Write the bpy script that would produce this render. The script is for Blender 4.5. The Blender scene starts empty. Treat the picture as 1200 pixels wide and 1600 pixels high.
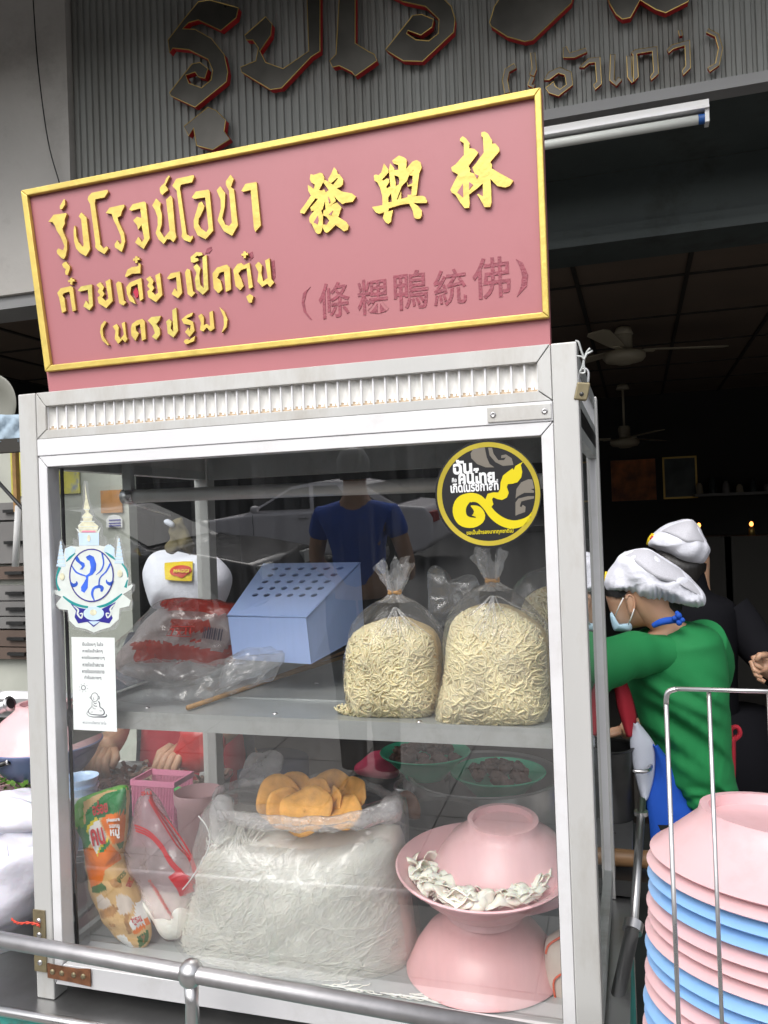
import bpy, bmesh, math, random
from mathutils import Vector, Matrix, noise
S = bpy.context.scene
COL = S.collection
RN = random.Random(11)

# ---------------------------------------------------------------- camera, sky, sun, exposure
T = 1.90                                   # height of the cabinet's top edge above the pavement
EYE = Vector((.96895, -1.12061, T - .22765))
YAW, PIT, ROL, FPX = -.298403, .009195, -.035999, 1286.57
_f = Vector((math.sin(YAW)*math.cos(PIT), math.cos(YAW)*math.cos(PIT), math.sin(PIT)))
_r = Vector((math.cos(YAW), -math.sin(YAW), 0)); _u = _r.cross(_f)
_c, _s = math.cos(ROL), math.sin(ROL)
AX = (_c*_r + _s*_u, -_s*_r + _c*_u, _f)
cd = bpy.data.cameras.new('camera'); cam = bpy.data.objects.new('camera', cd); COL.objects.link(cam)
cd.sensor_fit = 'VERTICAL'; cd.sensor_height = 24; cd.lens = 24*FPX/1600
cd.clip_start = .02; cd.clip_end = 400
cam.matrix_world = Matrix(((AX[0].x, AX[1].x, -AX[2].x, EYE.x), (AX[0].y, AX[1].y, -AX[2].y, EYE.y),
                           (AX[0].z, AX[1].z, -AX[2].z, EYE.z), (0, 0, 0, 1)))
S.camera = cam
SUN_EL, SUN_AZ = math.radians(50), math.radians(194)     # azimuth: clockwise from +Y, over the street behind the photographer
w = bpy.data.worlds.new('World'); S.world = w; w.use_nodes = True
nt = w.node_tree; bg = nt.nodes['Background']
sky = nt.nodes.new('ShaderNodeTexSky'); sky.sky_type = 'NISHITA'; sky.sun_disc = False
sky.sun_elevation = SUN_EL; sky.sun_rotation = SUN_AZ
sky.dust_density = 4; sky.air_density = 1; sky.ozone_density = 1
hs = nt.nodes.new('ShaderNodeHueSaturation'); hs.inputs['Saturation'].default_value = .25   # overcast: a paler dome
nt.links.new(sky.outputs[0], hs.inputs['Color']); nt.links.new(hs.outputs[0], bg.inputs[0]); bg.inputs[1].default_value = .15
sl = bpy.data.lights.new('sun', 'SUN'); sl.energy = .8; sl.angle = math.radians(40); sl.color = (1, .97, .93)
sun = bpy.data.objects.new('sun', sl); COL.objects.link(sun)
_d = Vector((math.sin(SUN_AZ)*math.cos(SUN_EL), math.cos(SUN_AZ)*math.cos(SUN_EL), math.sin(SUN_EL)))
sun.rotation_euler = _d.to_track_quat('Z', 'Y').to_euler(); sun.location = _d*30
S.view_settings.view_transform = 'Standard'; S.view_settings.look = 'None'
S.view_settings.exposure = .7; S.view_settings.gamma = 1; S.view_settings.use_curve_mapping = False
S.cycles.use_denoising = True
try: S.cycles.denoiser = 'OPENIMAGEDENOISE'
except Exception: pass
S.cycles.max_bounces = 10; S.cycles.transparent_max_bounces = 40; S.cycles.diffuse_bounces = 4
S.cycles.glossy_bounces = 5; S.cycles.caustics_reflective = False; S.cycles.caustics_refractive = False

# ---------------------------------------------------------------- measuring and building helpers
def ray(x, y):
    return AX[0]*((x-600)/FPX) + AX[1]*((800-y)/FPX) + AX[2]
def at(x, y, Y):                            # the point of the vertical plane Y seen at photo position x, y
    d = ray(x, y); return EYE + d*((Y-EYE.y)/d.y)
def atz(x, y, Z):
    d = ray(x, y); return EYE + d*((Z-EYE.z)/d.z)
TILT = math.tan(math.radians(2.5)); PANE_Y, PANE_Z = .020, T-.52   # the front pane leans out a little at the top
def atp(x, y, off=0.):                      # the point of the front glass pane
    d = ray(x, y)
    # plane: Y = PANE_Y - off - TILT*(z-PANE_Z)
    t = (PANE_Y-off - TILT*(EYE.z-PANE_Z) - EYE.y)/(d.y + TILT*d.z)
    return EYE + d*t
ORG = {}
def lin(h):
    h = h.lstrip('#'); o = []
    for i in (0, 2, 4):
        c = int(h[i:i+2], 16)/255; o.append(c/12.92 if c <= .04045 else ((c+.055)/1.055)**2.4)
    return tuple(o)
def link(name, me, m, parent=None, origin=None):
    o = bpy.data.objects.new(name, me); COL.objects.link(o)
    if m is not None:
        for q in (m if isinstance(m, (list, tuple)) else [m]): me.materials.append(q)
    if parent is not None: o.parent = parent
    ORG[o.name] = ORG[parent.name] if parent is not None else Vector(origin or (0, 0, 0))
    if parent is None: o.location = ORG[o.name]
    return o
def tag(o, label=None, cat=None, group=None, kind=None):
    if label: o['label'] = label
    if cat: o['category'] = cat
    if group: o['group'] = group
    if kind: o['kind'] = kind
    return o
def thing(name, label, cat, loc, group=None):
    o = bpy.data.objects.new(name, None); COL.objects.link(o); o.location = loc; o.empty_display_size = .05
    ORG[o.name] = Vector(loc); return tag(o, label, cat, group)
class MB:
    def __init__(s): s.v = []; s.f = []; s.m = []
    def add(s, vs, fs, mi=0):
        k = len(s.v); s.v += [tuple(v) for v in vs]; s.f += [tuple(i+k for i in f) for f in fs]; s.m += [mi]*len(fs); return s
    def box(s, x0, y0, z0, x1, y1, z1, mi=0):
        return s.add([(x0,y0,z0),(x1,y0,z0),(x1,y1,z0),(x0,y1,z0),(x0,y0,z1),(x1,y0,z1),(x1,y1,z1),(x0,y1,z1)],
            [(0,3,2,1),(4,5,6,7),(0,1,5,4),(1,2,6,5),(2,3,7,6),(3,0,4,7)], mi)
    def slab(s, c, ax, ay, az, mi=0):       # oriented box: centre and three half-axis vectors
        c, ax, ay, az = map(Vector, (c, ax, ay, az)); v = []
        for z in (-1, 1):
            for x, y in ((-1,-1),(1,-1),(1,1),(-1,1)): v.append(c+ax*x+ay*y+az*z)
        return s.add(v, [(0,3,2,1),(4,5,6,7),(0,1,5,4),(1,2,6,5),(2,3,7,6),(3,0,4,7)], mi)
    def tube(s, pts, r, n=8, cap=True, mi=0, closed=False):
        pts = [Vector(p) for p in pts]; N = len(pts); R = r if isinstance(r, (list, tuple)) else [r]*N
        vs = []; up = None
        for i, p in enumerate(pts):
            if closed: t = pts[(i+1) % N]-pts[i-1]
            else: t = pts[min(i+1, N-1)]-pts[max(i-1, 0)]
            t = t.normalized() if t.length > 1e-9 else Vector((0, 0, 1))
            if up is None: up = t.orthogonal().normalized()
            up = up - t*up.dot(t); up = up.normalized() if up.length > 1e-6 else t.orthogonal().normalized()
            b = t.cross(up)
            for k in range(n):
                a = 2*math.pi*k/n; vs.append(p + (up*math.cos(a)+b*math.sin(a))*R[i])
        fs = []
        for i in range(N if closed else N-1):
            j = (i+1) % N
            for k in range(n): fs.append((i*n+k, i*n+(k+1) % n, j*n+(k+1) % n, j*n+k))
        if cap and not closed: fs += [tuple(range(n-1, -1, -1)), tuple((N-1)*n+k for k in range(n))]
        return s.add(vs, fs, mi)
    def lathe(s, prof, c=(0,0,0), n=40, M=None, mi=0):
        c = Vector(c); vs = []; fs = []
        for r, z in prof:
            for k in range(n):
                a = 2*math.pi*k/n; p = Vector((r*math.cos(a), r*math.sin(a), z)); vs.append(c + (M @ p if M else p))
        for i in range(len(prof)-1):
            for k in range(n): fs.append((i*n+k, i*n+(k+1) % n, (i+1)*n+(k+1) % n, (i+1)*n+k))
        return s.add(vs, fs, mi)
    def prism(s, pts, d, mi=0, side=None):  # polygon pts (3D) pushed along d
        pts = [Vector(p) for p in pts]; d = Vector(d); n = len(pts)
        nrm = Vector((0, 0, 0))
        for i in range(n): nrm += (pts[i]-pts[0]).cross(pts[(i+1) % n]-pts[0])
        if nrm.dot(d) > 0: pts = pts[::-1]
        s.add(pts + [p+d for p in pts], [tuple(range(n)), tuple(range(2*n-1, n-1, -1))], mi)
        k = len(s.v)-2*n
        s.f += [(k+i, k+n+i, k+n+(i+1) % n, k+(i+1) % n) for i in range(n)]; s.m += [mi if side is None else side]*n
        return s
    def grid(s, rows, mi=0, wrap=False):
        n = len(rows[0]); vs = [p for r in rows for p in r]; fs = []
        for i in range(len(rows)-1):
            for k in range(n if wrap else n-1): fs.append((i*n+k, i*n+(k+1) % n, (i+1)*n+(k+1) % n, (i+1)*n+k))
        return s.add(vs, fs, mi)
    def build(s, name, m, parent=None, smooth=False, origin=None, fix=False):
        if parent is not None: o = ORG[parent.name]
        elif origin is not None: o = Vector(origin)
        else:
            xs = list(zip(*s.v)); o = Vector(((min(xs[0])+max(xs[0]))/2, (min(xs[1])+max(xs[1]))/2, min(xs[2])))
        me = bpy.data.meshes.new(name); ox, oy, oz = o
        me.from_pydata([(x-ox, y-oy, z-oz) for x, y, z in s.v], [], s.f)
        if any(s.m): me.polygons.foreach_set('material_index', s.m)
        if fix:
            b = bmesh.new(); b.from_mesh(me); bmesh.ops.recalc_face_normals(b, faces=b.faces); b.to_mesh(me); b.free()
        if smooth is True: me.polygons.foreach_set('use_smooth', [True]*len(me.polygons))
        elif smooth:
            me.polygons.foreach_set('use_smooth', [True]*len(me.polygons)); me.set_sharp_from_angle(angle=math.radians(smooth))
        return link(name, me, m, parent, o)
def bevel(o, wdt, seg=2):
    md = o.modifiers.new('bevel', 'BEVEL'); md.width = wdt; md.segments = seg; md.limit_method = 'ANGLE'; md.angle_limit = math.radians(40); return o
def catmull(P, n=6, closed=True):
    P = [tuple(p) for p in P]; N = len(P); out = []
    for i in range(N if closed else N-1):
        g = (lambda k: P[k % N]) if closed else (lambda k: P[max(0, min(N-1, k))])
        a, b, c, d = g(i-1), g(i), g(i+1), g(i+2)
        for j in range(n):
            t = j/n
            out.append(tuple(.5*(2*b[k]+(c[k]-a[k])*t+(2*a[k]-5*b[k]+4*c[k]-d[k])*t*t+(3*b[k]-a[k]-3*c[k]+d[k])*t**3) for k in range(len(b))))
    if not closed: out.append(P[-1])
    return out
def ribbon(pts, n=5):                       # (x, y, width) centre line -> outline polygon
    q = catmull(pts, n, False) if n > 1 else pts; L = []; Rr = []
    for i, (x, y, wd) in enumerate(q):
        a, b = q[max(0, i-1)], q[min(len(q)-1, i+1)]; dx, dy = b[0]-a[0], b[1]-a[1]; l = math.hypot(dx, dy) or 1
        L.append((x-dy/l*wd/2, y+dx/l*wd/2)); Rr.append((x+dy/l*wd/2, y-dx/l*wd/2))
    return L, Rr
class Puff:                                 # a pillow-like solid over an outline measured in the plane Y
    def __init__(s, outline, Y, df, db=None, n=2.2, sm=4, c=None, bump=0, bsc=20., seed=0):
        P = [at(x, y, Y) for x, y in outline]; P = catmull([(p.x, p.z) for p in P], sm) if sm > 1 else [(p.x, p.z) for p in P]
        s.Y, s.df, s.db, s.n, s.bump, s.bsc, s.seed = Y, df, df if db is None else db, n, bump, bsc, seed
        A = cx = cz = 0
        for i in range(len(P)):
            (x0, z0), (x1, z1) = P[i], P[(i+1) % len(P)]; k = x0*z1-x1*z0; A += k; cx += (x0+x1)*k; cz += (z0+z1)*k
        s.c = (cx/(3*A), cz/(3*A)) if c is None else (at(c[0], c[1], Y).x, at(c[0], c[1], Y).z)
        s.P = P; s.tab = []
        for k in range(180):
            a = 2*math.pi*k/180-math.pi; d = (math.cos(a), math.sin(a)); best = 0
            for i in range(len(P)):
                (x0, z0), (x1, z1) = P[i], P[(i+1) % len(P)]
                ex, ez = x1-x0, z1-z0; den = d[0]*ez-d[1]*ex
                if abs(den) < 1e-12: continue
                qx, qz = x0-s.c[0], z0-s.c[1]; t = (qx*ez-qz*ex)/den; u = (qx*d[1]-qz*d[0])/den
                if -1e-6 <= u <= 1+1e-6 and t > best: best = t
            s.tab.append(best or 1e-3)
    def R(s, a):
        t = (a+math.pi)/(2*math.pi)*180; i = int(t) % 180; f = t-int(t); return s.tab[i]*(1-f)+s.tab[(i+1) % 180]*f
    def rr(s, X, Z):
        dx, dz = X-s.c[0], Z-s.c[1]; return math.hypot(dx, dz)/s.R(math.atan2(dz, dx))
    def pt(s, r, a, front=True, grow=0.):
        d = s.R(a)*r*(1+grow); h = max(0, 1-r**s.n)**(1/s.n); X, Z = s.c[0]+d*math.cos(a), s.c[1]+d*math.sin(a)
        k = 1+grow
        y = s.Y-s.df*h*k if front else s.Y+s.db*h*k
        if s.bump:
            q = noise.noise_vector(Vector((X*s.bsc, y*s.bsc+s.seed, Z*s.bsc)))*s.bump
            return Vector((X+q.x*.6, y+q.y, Z+q.z*.6))
        return Vector((X, y, Z))
    def surf(s, X, Z, off=0.):              # front surface over X, Z
        r = min(.999, s.rr(X, Z)); return Vector((X, s.Y-s.df*(1-r**s.n)**(1/s.n)-off, Z))
    def px(s, x, y, off=0.):                # front surface under photo position x, y (a few fixed-point steps)
        Y = s.Y-s.df
        for _ in range(6):
            p = at(x, y, Y); Y = s.surf(p.x, p.z, off).y
        return at(x, y, Y)
    def mesh(s, mb, nr=14, na=72, grow=0., mi=0, back=True):
        rows = []
        fr = [math.sin(math.pi/2*k/nr) for k in range(1, nr+1)]
        rows.append([s.pt(.001, 2*math.pi*k/na-math.pi, True, grow) for k in range(na)])
        for r in fr: rows.append([s.pt(r, 2*math.pi*k/na-math.pi, True, grow) for k in range(na)])
        if back:
            for r in fr[-2::-1]: rows.append([s.pt(r, 2*math.pi*k/na-math.pi, False, grow) for k in range(na)])
            rows.append([s.pt(.001, 2*math.pi*k/na-math.pi, False, grow) for k in range(na)])
        mb.grid(rows, mi, True); return mb
def inpoly(x, y, P):
    r = False; j = len(P)-1
    for i in range(len(P)):
        if (P[i][1] > y) != (P[j][1] > y) and x < (P[j][0]-P[i][0])*(y-P[i][1])/(P[j][1]-P[i][1])+P[i][0]: r = not r
        j = i
    return r
def photo(p):
    q = Vector(p)-EYE; z = q.dot(AX[2]); return 600+FPX*q.dot(AX[0])/z, 800-FPX*q.dot(AX[1])/z
def text(name, body, centre, h, xd, yd, m, parent, thick=.0003, bold=0., wide=None, ls=1.):
    c = bpy.data.curves.new('t', 'FONT'); c.body = body; c.size = 1; c.resolution_u = 3; c.offset = bold; c.extrude = .001; c.space_line = ls; c.align_x = 'CENTER'
    o = bpy.data.objects.new('t', c); COL.objects.link(o); bpy.context.view_layer.update()
    dg = bpy.context.evaluated_depsgraph_get(); tm = o.evaluated_get(dg).to_mesh()
    V = [v.co.copy() for v in tm.vertices]; Fc = [tuple(p.vertices) for p in tm.polygons]
    o.evaluated_get(dg).to_mesh_clear(); bpy.data.objects.remove(o); bpy.data.curves.remove(c)
    xs = [v.x for v in V]; ys = [v.y for v in V]; cx, cy = (min(xs)+max(xs))/2, (min(ys)+max(ys))/2
    k = h/(max(ys)-min(ys)); kx = k if wide is None else wide/(max(xs)-min(xs))
    xd, yd = Vector(xd).normalized(), Vector(yd).normalized(); nn = xd.cross(yd).normalized(); centre = Vector(centre)
    mb = MB(); mb.add([centre + xd*((v.x-cx)*kx) + yd*((v.y-cy)*k) + nn*(thick if v.z > 0 else 0) for v in V], Fc)
    return mb.build(name, m, parent)

# ---------------------------------------------------------------- materials
MAT = {}
def mat(name, col, rough=.5, metal=0., var=0., vs=8., bump=0., bs=60., spec=.5, dirt=None, damt=.5, dsc=3., coat=0., sub=0., stretch=None, alpha=1.):
    m = bpy.data.materials.new(name); m.use_nodes = True; N = m.node_tree.nodes; L = m.node_tree.links; b = N['Principled BSDF']
    col = lin(col) if isinstance(col, str) else col
    b.inputs['Base Color'].default_value = (*col, 1); b.inputs['Roughness'].default_value = rough; b.inputs['Metallic'].default_value = metal
    b.inputs['Specular IOR Level'].default_value = spec; b.inputs['Coat Weight'].default_value = coat; b.inputs['Alpha'].default_value = alpha
    if sub: b.inputs['Subsurface Weight'].default_value = sub; b.inputs['Subsurface Scale'].default_value = .01
    tc = N.new('ShaderNodeTexCoord'); src = tc.outputs['Object']
    if stretch:
        mp = N.new('ShaderNodeMapping'); mp.inputs['Scale'].default_value = stretch; L.new(src, mp.inputs[0]); src = mp.outputs[0]
    last = None
    if var:
        n = N.new('ShaderNodeTexNoise'); n.inputs['Scale'].default_value = vs; n.inputs['Detail'].default_value = 6; L.new(src, n.inputs['Vector'])
        r = N.new('ShaderNodeValToRGB'); r.color_ramp.elements[0].position = .3; r.color_ramp.elements[1].position = .7
        r.color_ramp.elements[0].color = (*[c*(1-var) for c in col], 1); r.color_ramp.elements[1].color = (*[min(1, c*(1+var)) for c in col], 1)
        L.new(n.outputs[0], r.inputs[0]); last = r.outputs[0]
        rr = N.new('ShaderNodeMapRange'); rr.inputs['To Min'].default_value = max(.02, rough*.75); rr.inputs['To Max'].default_value = min(1, rough*1.3)
        L.new(n.outputs[0], rr.inputs[0]); L.new(rr.outputs[0], b.inputs['Roughness'])
    if dirt:
        dc = lin(dirt) if isinstance(dirt, str) else dirt
        n2 = N.new('ShaderNodeTexNoise'); n2.inputs['Scale'].default_value = dsc; n2.inputs['Detail'].default_value = 9; n2.inputs['Roughness'].default_value = .7; L.new(src, n2.inputs['Vector'])
        r2 = N.new('ShaderNodeValToRGB'); r2.color_ramp.elements[0].position = .5; r2.color_ramp.elements[1].position = .68
        r2.color_ramp.elements[0].color = (0, 0, 0, 1); r2.color_ramp.elements[1].color = (damt, damt, damt, 1); L.new(n2.outputs[0], r2.inputs[0])
        mx = N.new('ShaderNodeMix'); mx.data_type = 'RGBA'; L.new(r2.outputs[0], mx.inputs['Factor'])
        if last: L.new(last, mx.inputs['A'])
        else: mx.inputs['A'].default_value = (*col, 1)
        mx.inputs['B'].default_value = (*dc, 1); last = mx.outputs['Result']
    if last: L.new(last, b.inputs['Base Color'])
    if bump:
        n3 = N.new('ShaderNodeTexNoise'); n3.inputs['Scale'].default_value = bs; n3.inputs['Detail'].default_value = 5; L.new(src, n3.inputs['Vector'])
        bp = N.new('ShaderNodeBump'); bp.inputs['Strength'].default_value = bump; bp.inputs['Distance'].default_value = .004
        L.new(n3.outputs[0], bp.inputs['Height']); L.new(bp.outputs[0], b.inputs['Normal'])
    MAT[name] = m; return m
def film(name, tint=(1, 1, 1), white=.06, whitecol=(.85, .87, .9), rough=.08, gloss=1., bump=0., bs=30., streak=0., f0=.04, stretch=(1, 1, 1)):
    """thin clear sheet: mostly transparent, Fresnel gloss, a little white scatter (dust, haze of the plastic)"""
    m = bpy.data.materials.new(name); m.use_nodes = True; N = m.node_tree.nodes; L = m.node_tree.links; N.clear()
    out = N.new('ShaderNodeOutputMaterial'); tr = N.new('ShaderNodeBsdfTransparent'); tr.inputs[0].default_value = (*tint, 1)
    gl = N.new('ShaderNodeBsdfGlossy'); gl.inputs['Roughness'].default_value = rough; gl.inputs[0].default_value = (gloss, gloss, gloss, 1)
    df = N.new('ShaderNodeBsdfDiffuse'); df.inputs[0].default_value = (*whitecol, 1); tl = N.new('ShaderNodeBsdfTranslucent'); tl.inputs[0].default_value = (*whitecol, 1)
    ds = N.new('ShaderNodeMixShader'); ds.inputs[0].default_value = .45; L.new(df.outputs[0], ds.inputs[1]); L.new(tl.outputs[0], ds.inputs[2])
    tc = N.new('ShaderNodeTexCoord'); mp = N.new('ShaderNodeMapping'); mp.inputs['Scale'].default_value = stretch; L.new(tc.outputs['Object'], mp.inputs[0])
    geo = N.new('ShaderNodeNewGeometry')
    dot = N.new('ShaderNodeVectorMath'); dot.operation = 'DOT_PRODUCT'; L.new(geo.outputs['Incoming'], dot.inputs[1])
    if bump:
        n3 = N.new('ShaderNodeTexNoise'); n3.inputs['Scale'].default_value = bs; n3.inputs['Detail'].default_value = 4; n3.inputs['Distortion'].default_value = 1.2; L.new(mp.outputs[0], n3.inputs['Vector'])
        bp = N.new('ShaderNodeBump'); bp.inputs['Strength'].default_value = bump; bp.inputs['Distance'].default_value = .01; L.new(n3.outputs[0], bp.inputs['Height'])
        L.new(bp.outputs[0], gl.inputs['Normal']); L.new(bp.outputs[0], dot.inputs[0])
    else: L.new(geo.outputs['Normal'], dot.inputs[0])
    def mth(op, a, b=None):
        k = N.new('ShaderNodeMath'); k.operation = op; k.use_clamp = False
        for i, q in enumerate((a, b)):
            if q is None: continue
            if isinstance(q, (int, float)): k.inputs[i].default_value = q
            else: L.new(q, k.inputs[i])
        return k.outputs[0]
    ca = mth('ABSOLUTE', dot.outputs['Value']); fr = mth('MULTIPLY_ADD', mth('POWER', mth('SUBTRACT', 1., ca), 5.), 1-f0); fr.node.inputs[2].default_value = f0
    wv = white
    if streak:
        n4 = N.new('ShaderNodeTexNoise'); n4.inputs['Scale'].default_value = 6; n4.inputs['Detail'].default_value = 8; n4.inputs['Roughness'].default_value = .65; L.new(mp.outputs[0], n4.inputs['Vector'])
        r4 = N.new('ShaderNodeMapRange'); r4.inputs['From Min'].default_value = .42; r4.inputs['From Max'].default_value = .75
        r4.inputs['To Min'].default_value = white; r4.inputs['To Max'].default_value = white+streak; L.new(n4.outputs[0], r4.inputs[0]); wv = r4.outputs[0]
    m1 = N.new('ShaderNodeMixShader'); L.new(tr.outputs[0], m1.inputs[1]); L.new(ds.outputs[0], m1.inputs[2])
    if isinstance(wv, float): m1.inputs[0].default_value = wv
    else: L.new(wv, m1.inputs[0])
    m2 = N.new('ShaderNodeMixShader'); L.new(fr, m2.inputs[0]); L.new(m1.outputs[0], m2.inputs[1]); L.new(gl.outputs[0], m2.inputs[2]); L.new(m2.outputs[0], out.inputs[0])
    MAT[name] = m; return m
# ---------------------------------------------------------------- palette
alu = mat('aluminium', (.56, .56, .545), .42, .15, .08, 5, .05, 200, dirt=(.3, .26, .2), damt=.5, dsc=5, stretch=(1, 1, .35))
alu_b = mat('aluminium_bright', (.76, .76, .775), .38, .1, .05, 4, .04, 200, dirt=(.42, .39, .34), damt=.3, dsc=5)
alu_d = mat('aluminium_worn', (.46, .48, .47), .4, .35, .12, 6, .05, 120, dirt=(.2, .18, .15), damt=.5, dsc=7)
flute_m = mat('flute_white', (.8, .79, .76), .4, .1, .05, 20, dirt=(.4, .27, .15), damt=.3, dsc=25)
steel = mat('stainless', (.5, .5, .5), .3, .9, .08, 9, .06, 40, dirt=(.3, .29, .27), damt=.35, dsc=6)
steel_p = mat('stainless_polished', (.58, .57, .57), .28, .95, .05, 20)
sheet_m = mat('steel_sheet', (.44, .47, .47), .4, .4, .14, 6, .08, 50, dirt=(.5, .5, .48), damt=.25, dsc=11)
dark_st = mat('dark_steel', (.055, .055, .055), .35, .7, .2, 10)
rust = mat('rust', (.2, .085, .04), .85, .1, .5, 40, .5, 90, dirt=(.07, .03, .02), damt=.8, dsc=30)
brassy = mat('brass_plate', (.33, .28, .17), .42, .6, .25, 14, .1, 60, dirt=(.14, .1, .06), damt=.6, dsc=20)
seam = mat('seam_dark', (.02, .02, .02), .8)
teal = mat('teal_paint', (.06, .38, .33), .5, 0, .12, 8, .1, 60, dirt=(.1, .05, .03), damt=.9, dsc=9)
pink_s = mat('sign_pink', (.43, .155, .172), .42, 0, .07, 2.2, .02, 80, dirt=(.36, .115, .13), damt=.5, dsc=2.2)
ghost = mat('ghost_glue', (.28, .055, .08), .5, 0, .2, 90, .3, 300)
gold = mat('gold_leaf', (.66, .5, .12), .42, .35, .1, 35, .2, 90, dirt=(.5, .33, .07), damt=.35, dsc=20)
gold2 = mat('gold_leaf_greenish', (.6, .5, .13), .42, .4, .12, 35, .2, 90)
gold_e = mat('gold_edge', (.52, .36, .11), .35, .7)
redside = mat('red_letter_side', (.45, .012, .015), .5)
hearted = mat('heart_red', (.5, .01, .05), .45)
letter_d = mat('dark_bronze_face', (.085, .08, .07), .3, .6, .3, 6, .06, 14)
corr = mat('corrugated_grey', (.26, .265, .25), .55, .1, .13, 5, .06, 60, dirt=(.13, .12, .1), damt=.6, dsc=2.2, stretch=(1, 1, .2))
plaster = mat('grey_plaster', (.5, .48, .45), .9, 0, .1, 3, .5, 30, dirt=(.22, .2, .18), damt=.5, dsc=2)
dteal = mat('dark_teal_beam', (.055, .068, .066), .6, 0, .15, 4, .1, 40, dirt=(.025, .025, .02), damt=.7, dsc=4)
trimg = mat('grey_trim', (.28, .28, .28), .6, 0, .08, 5)
ceil_m = mat('ceiling_board', (.17, .13, .1), .8, 0, .15, 2)
batt = mat('ceiling_batten', (.03, .027, .022), .7)
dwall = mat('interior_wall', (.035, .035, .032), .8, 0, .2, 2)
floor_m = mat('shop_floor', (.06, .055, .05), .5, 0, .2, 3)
pave = mat('pavement', (.22, .21, .2), .85, 0, .15, 4, .3, 50, dirt=(.12, .11, .1), damt=.5)
asph = mat('asphalt', (.09, .09, .09), .85, 0, .2, 6, .4, 90)
white = mat('white_paint', (.75, .75, .74), .5, 0, .04, 5)
ivory = mat('ivory_plastic', (.55, .5, .38), .4)
tube_w = mat('lamp_tube_glass', (.7, .72, .68), .2)
bluecap = mat('blue_cap', (.02, .1, .35), .4)
black = mat('black', (.012, .012, .013), .5)
blackg = mat('black_gloss', (.015, .015, .016), .15)
pink_b = mat('pink_melamine', (.72, .455, .475), .3, 0, .05, 7, .05, 90, dirt=(.6, .33, .33), damt=.55, dsc=11, sub=.05)
pink_b2 = mat('pink_melamine_warm', (.74, .42, .43), .3, 0, .05, 7, .05, 90, dirt=(.62, .32, .32), damt=.5, dsc=11, sub=.05)
blue_b = mat('blue_melamine', (.24, .45, .76), .3, 0, .06, 7, .05, 90, dirt=(.2, .34, .56), damt=.5, dsc=11, sub=.05)
ltblue = mat('light_blue_plastic', (.36, .48, .8), .34, 0, .03, 4, .02, 60, dirt=(.3, .42, .7), damt=.3, dsc=5, sub=.05)
paleblue = mat('pale_blue_cup', (.48, .62, .82), .35, 0, .02, 5, sub=.1)
milky = mat('milky_cup', (.68, .7, .72), .35, 0, .02, 5, sub=.1)
wood = mat('bamboo', (.42, .24, .09), .5, 0, .2, 30, .1, 120, stretch=(1, 1, 1))
wood2 = mat('turned_wood', (.34, .19, .09), .45, 0, .3, 14, .1, 60, stretch=(.3, 3, 3))
band = mat('rubber_band', (.55, .3, .1), .5)
noodle_e = mat('egg_noodle', (.86, .74, .46), .55, 0, .18, 18, .1, 200, sub=.1)
noodle_y = mat('egg_noodle_core', (.66, .5, .24), .7, 0, .3, 60)
rice_n = mat('rice_noodle', (.95, .935, .86), .4, 0, .06, 30, sub=.15)
rice_core = mat('rice_noodle_mass', (.95, .935, .86), .5, 0, .03, 40, .3, 200, sub=.1)
wide_n = mat('wide_rice_noodle', (.84, .8, .7), .18, 0, .05, 20, sub=.25)
crisp = mat('orange_crisp', (.74, .37, .08), .65, 0, .3, 30, .3, 160, sub=.1)
greenp = mat('green_colander', (.035, .4, .22), .4, 0, .1, 6)
meat = mat('dark_meat', (.1, .045, .03), .6, 0, .5, 30, .6, 60)
meat2 = mat('sliced_meat', (.3, .2, .15), .55, 0, .45, 18, .6, 60)
pinkc = mat('pink_cloth', (.6, .05, .12), .8, 0, .1, 10, .3, 40)
green_s = mat('green_shirt', (.008, .2, .055), .85, 0, .06, 5, .15, 400)
red_c = mat('red_cloth', (.36, .01, .025), .85, 0, .06, 6, .15, 300)
white_c = mat('white_cloth', (.6, .63, .72), .85, 0, .04, 8, .15, 200)
capw = mat('white_cap_cloth', (.78, .79, .87), 1., 0, .04, 14, .35, 150, spec=.1)
blue_c = mat('royal_blue_cloth', (.008, .085, .5), .85, 0, .06, 6, .15, 300)
navy_c = mat('navy_cloth', (.012, .016, .035), .85, 0, .1, 6, .15, 200)
dark_c = mat('dark_cloth', (.008, .008, .01), .95, 0, .1, 6, spec=.05)
skin = mat('skin', (.48, .28, .18), .5, 0, .1, 12, .1, 250, sub=.12)
hair = mat('black_hair', (.012, .01, .009), .4, 0, .3, 60, .4, 200, stretch=(1, 1, .2))
mask_m = mat('blue_mask', (.42, .6, .72), .8, 0, .05, 20, .2, 200)
whitebag = mat('white_bag', (.76, .75, .84), .5, 0, .05, 14, .6, 42, sub=.15)
paper = mat('paper', (.8, .84, .83), .6)
ink = mat('ink', (.035, .035, .06), .6)
ink2 = mat('pale_ink', (.3, .32, .35), .6)
st_black = mat('sticker_black', (.018, .018, .02), .4)
st_gold = mat('sticker_gold', (.62, .5, .06), .32, .35, .2, 6)
st_yel = mat('sticker_yellow', (.72, .6, .015), .35, 0, .03, 9)
st_grey = mat('sticker_grey', (.2, .18, .15), .4)
st_white = mat('sticker_white', (.85, .86, .87), .4)
em_white = mat('emblem_white', (.7, .75, .72), .4, 0, .05, 60)
em_cream = mat('emblem_cream', (.7, .68, .5), .4, 0, .2, 120)
em_lblue = mat('emblem_light_blue', (.58, .73, .9), .4, 0, .06, 60)
em_navy = mat('emblem_navy', (.035, .03, .28), .4)
em_blue = mat('emblem_blue', (.04, .12, .6), .4, 0, .5, 30)
em_teal = mat('emblem_teal', (.02, .3, .3), .4)
em_pink = mat('emblem_pink', (.75, .3, .4), .4)
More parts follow.
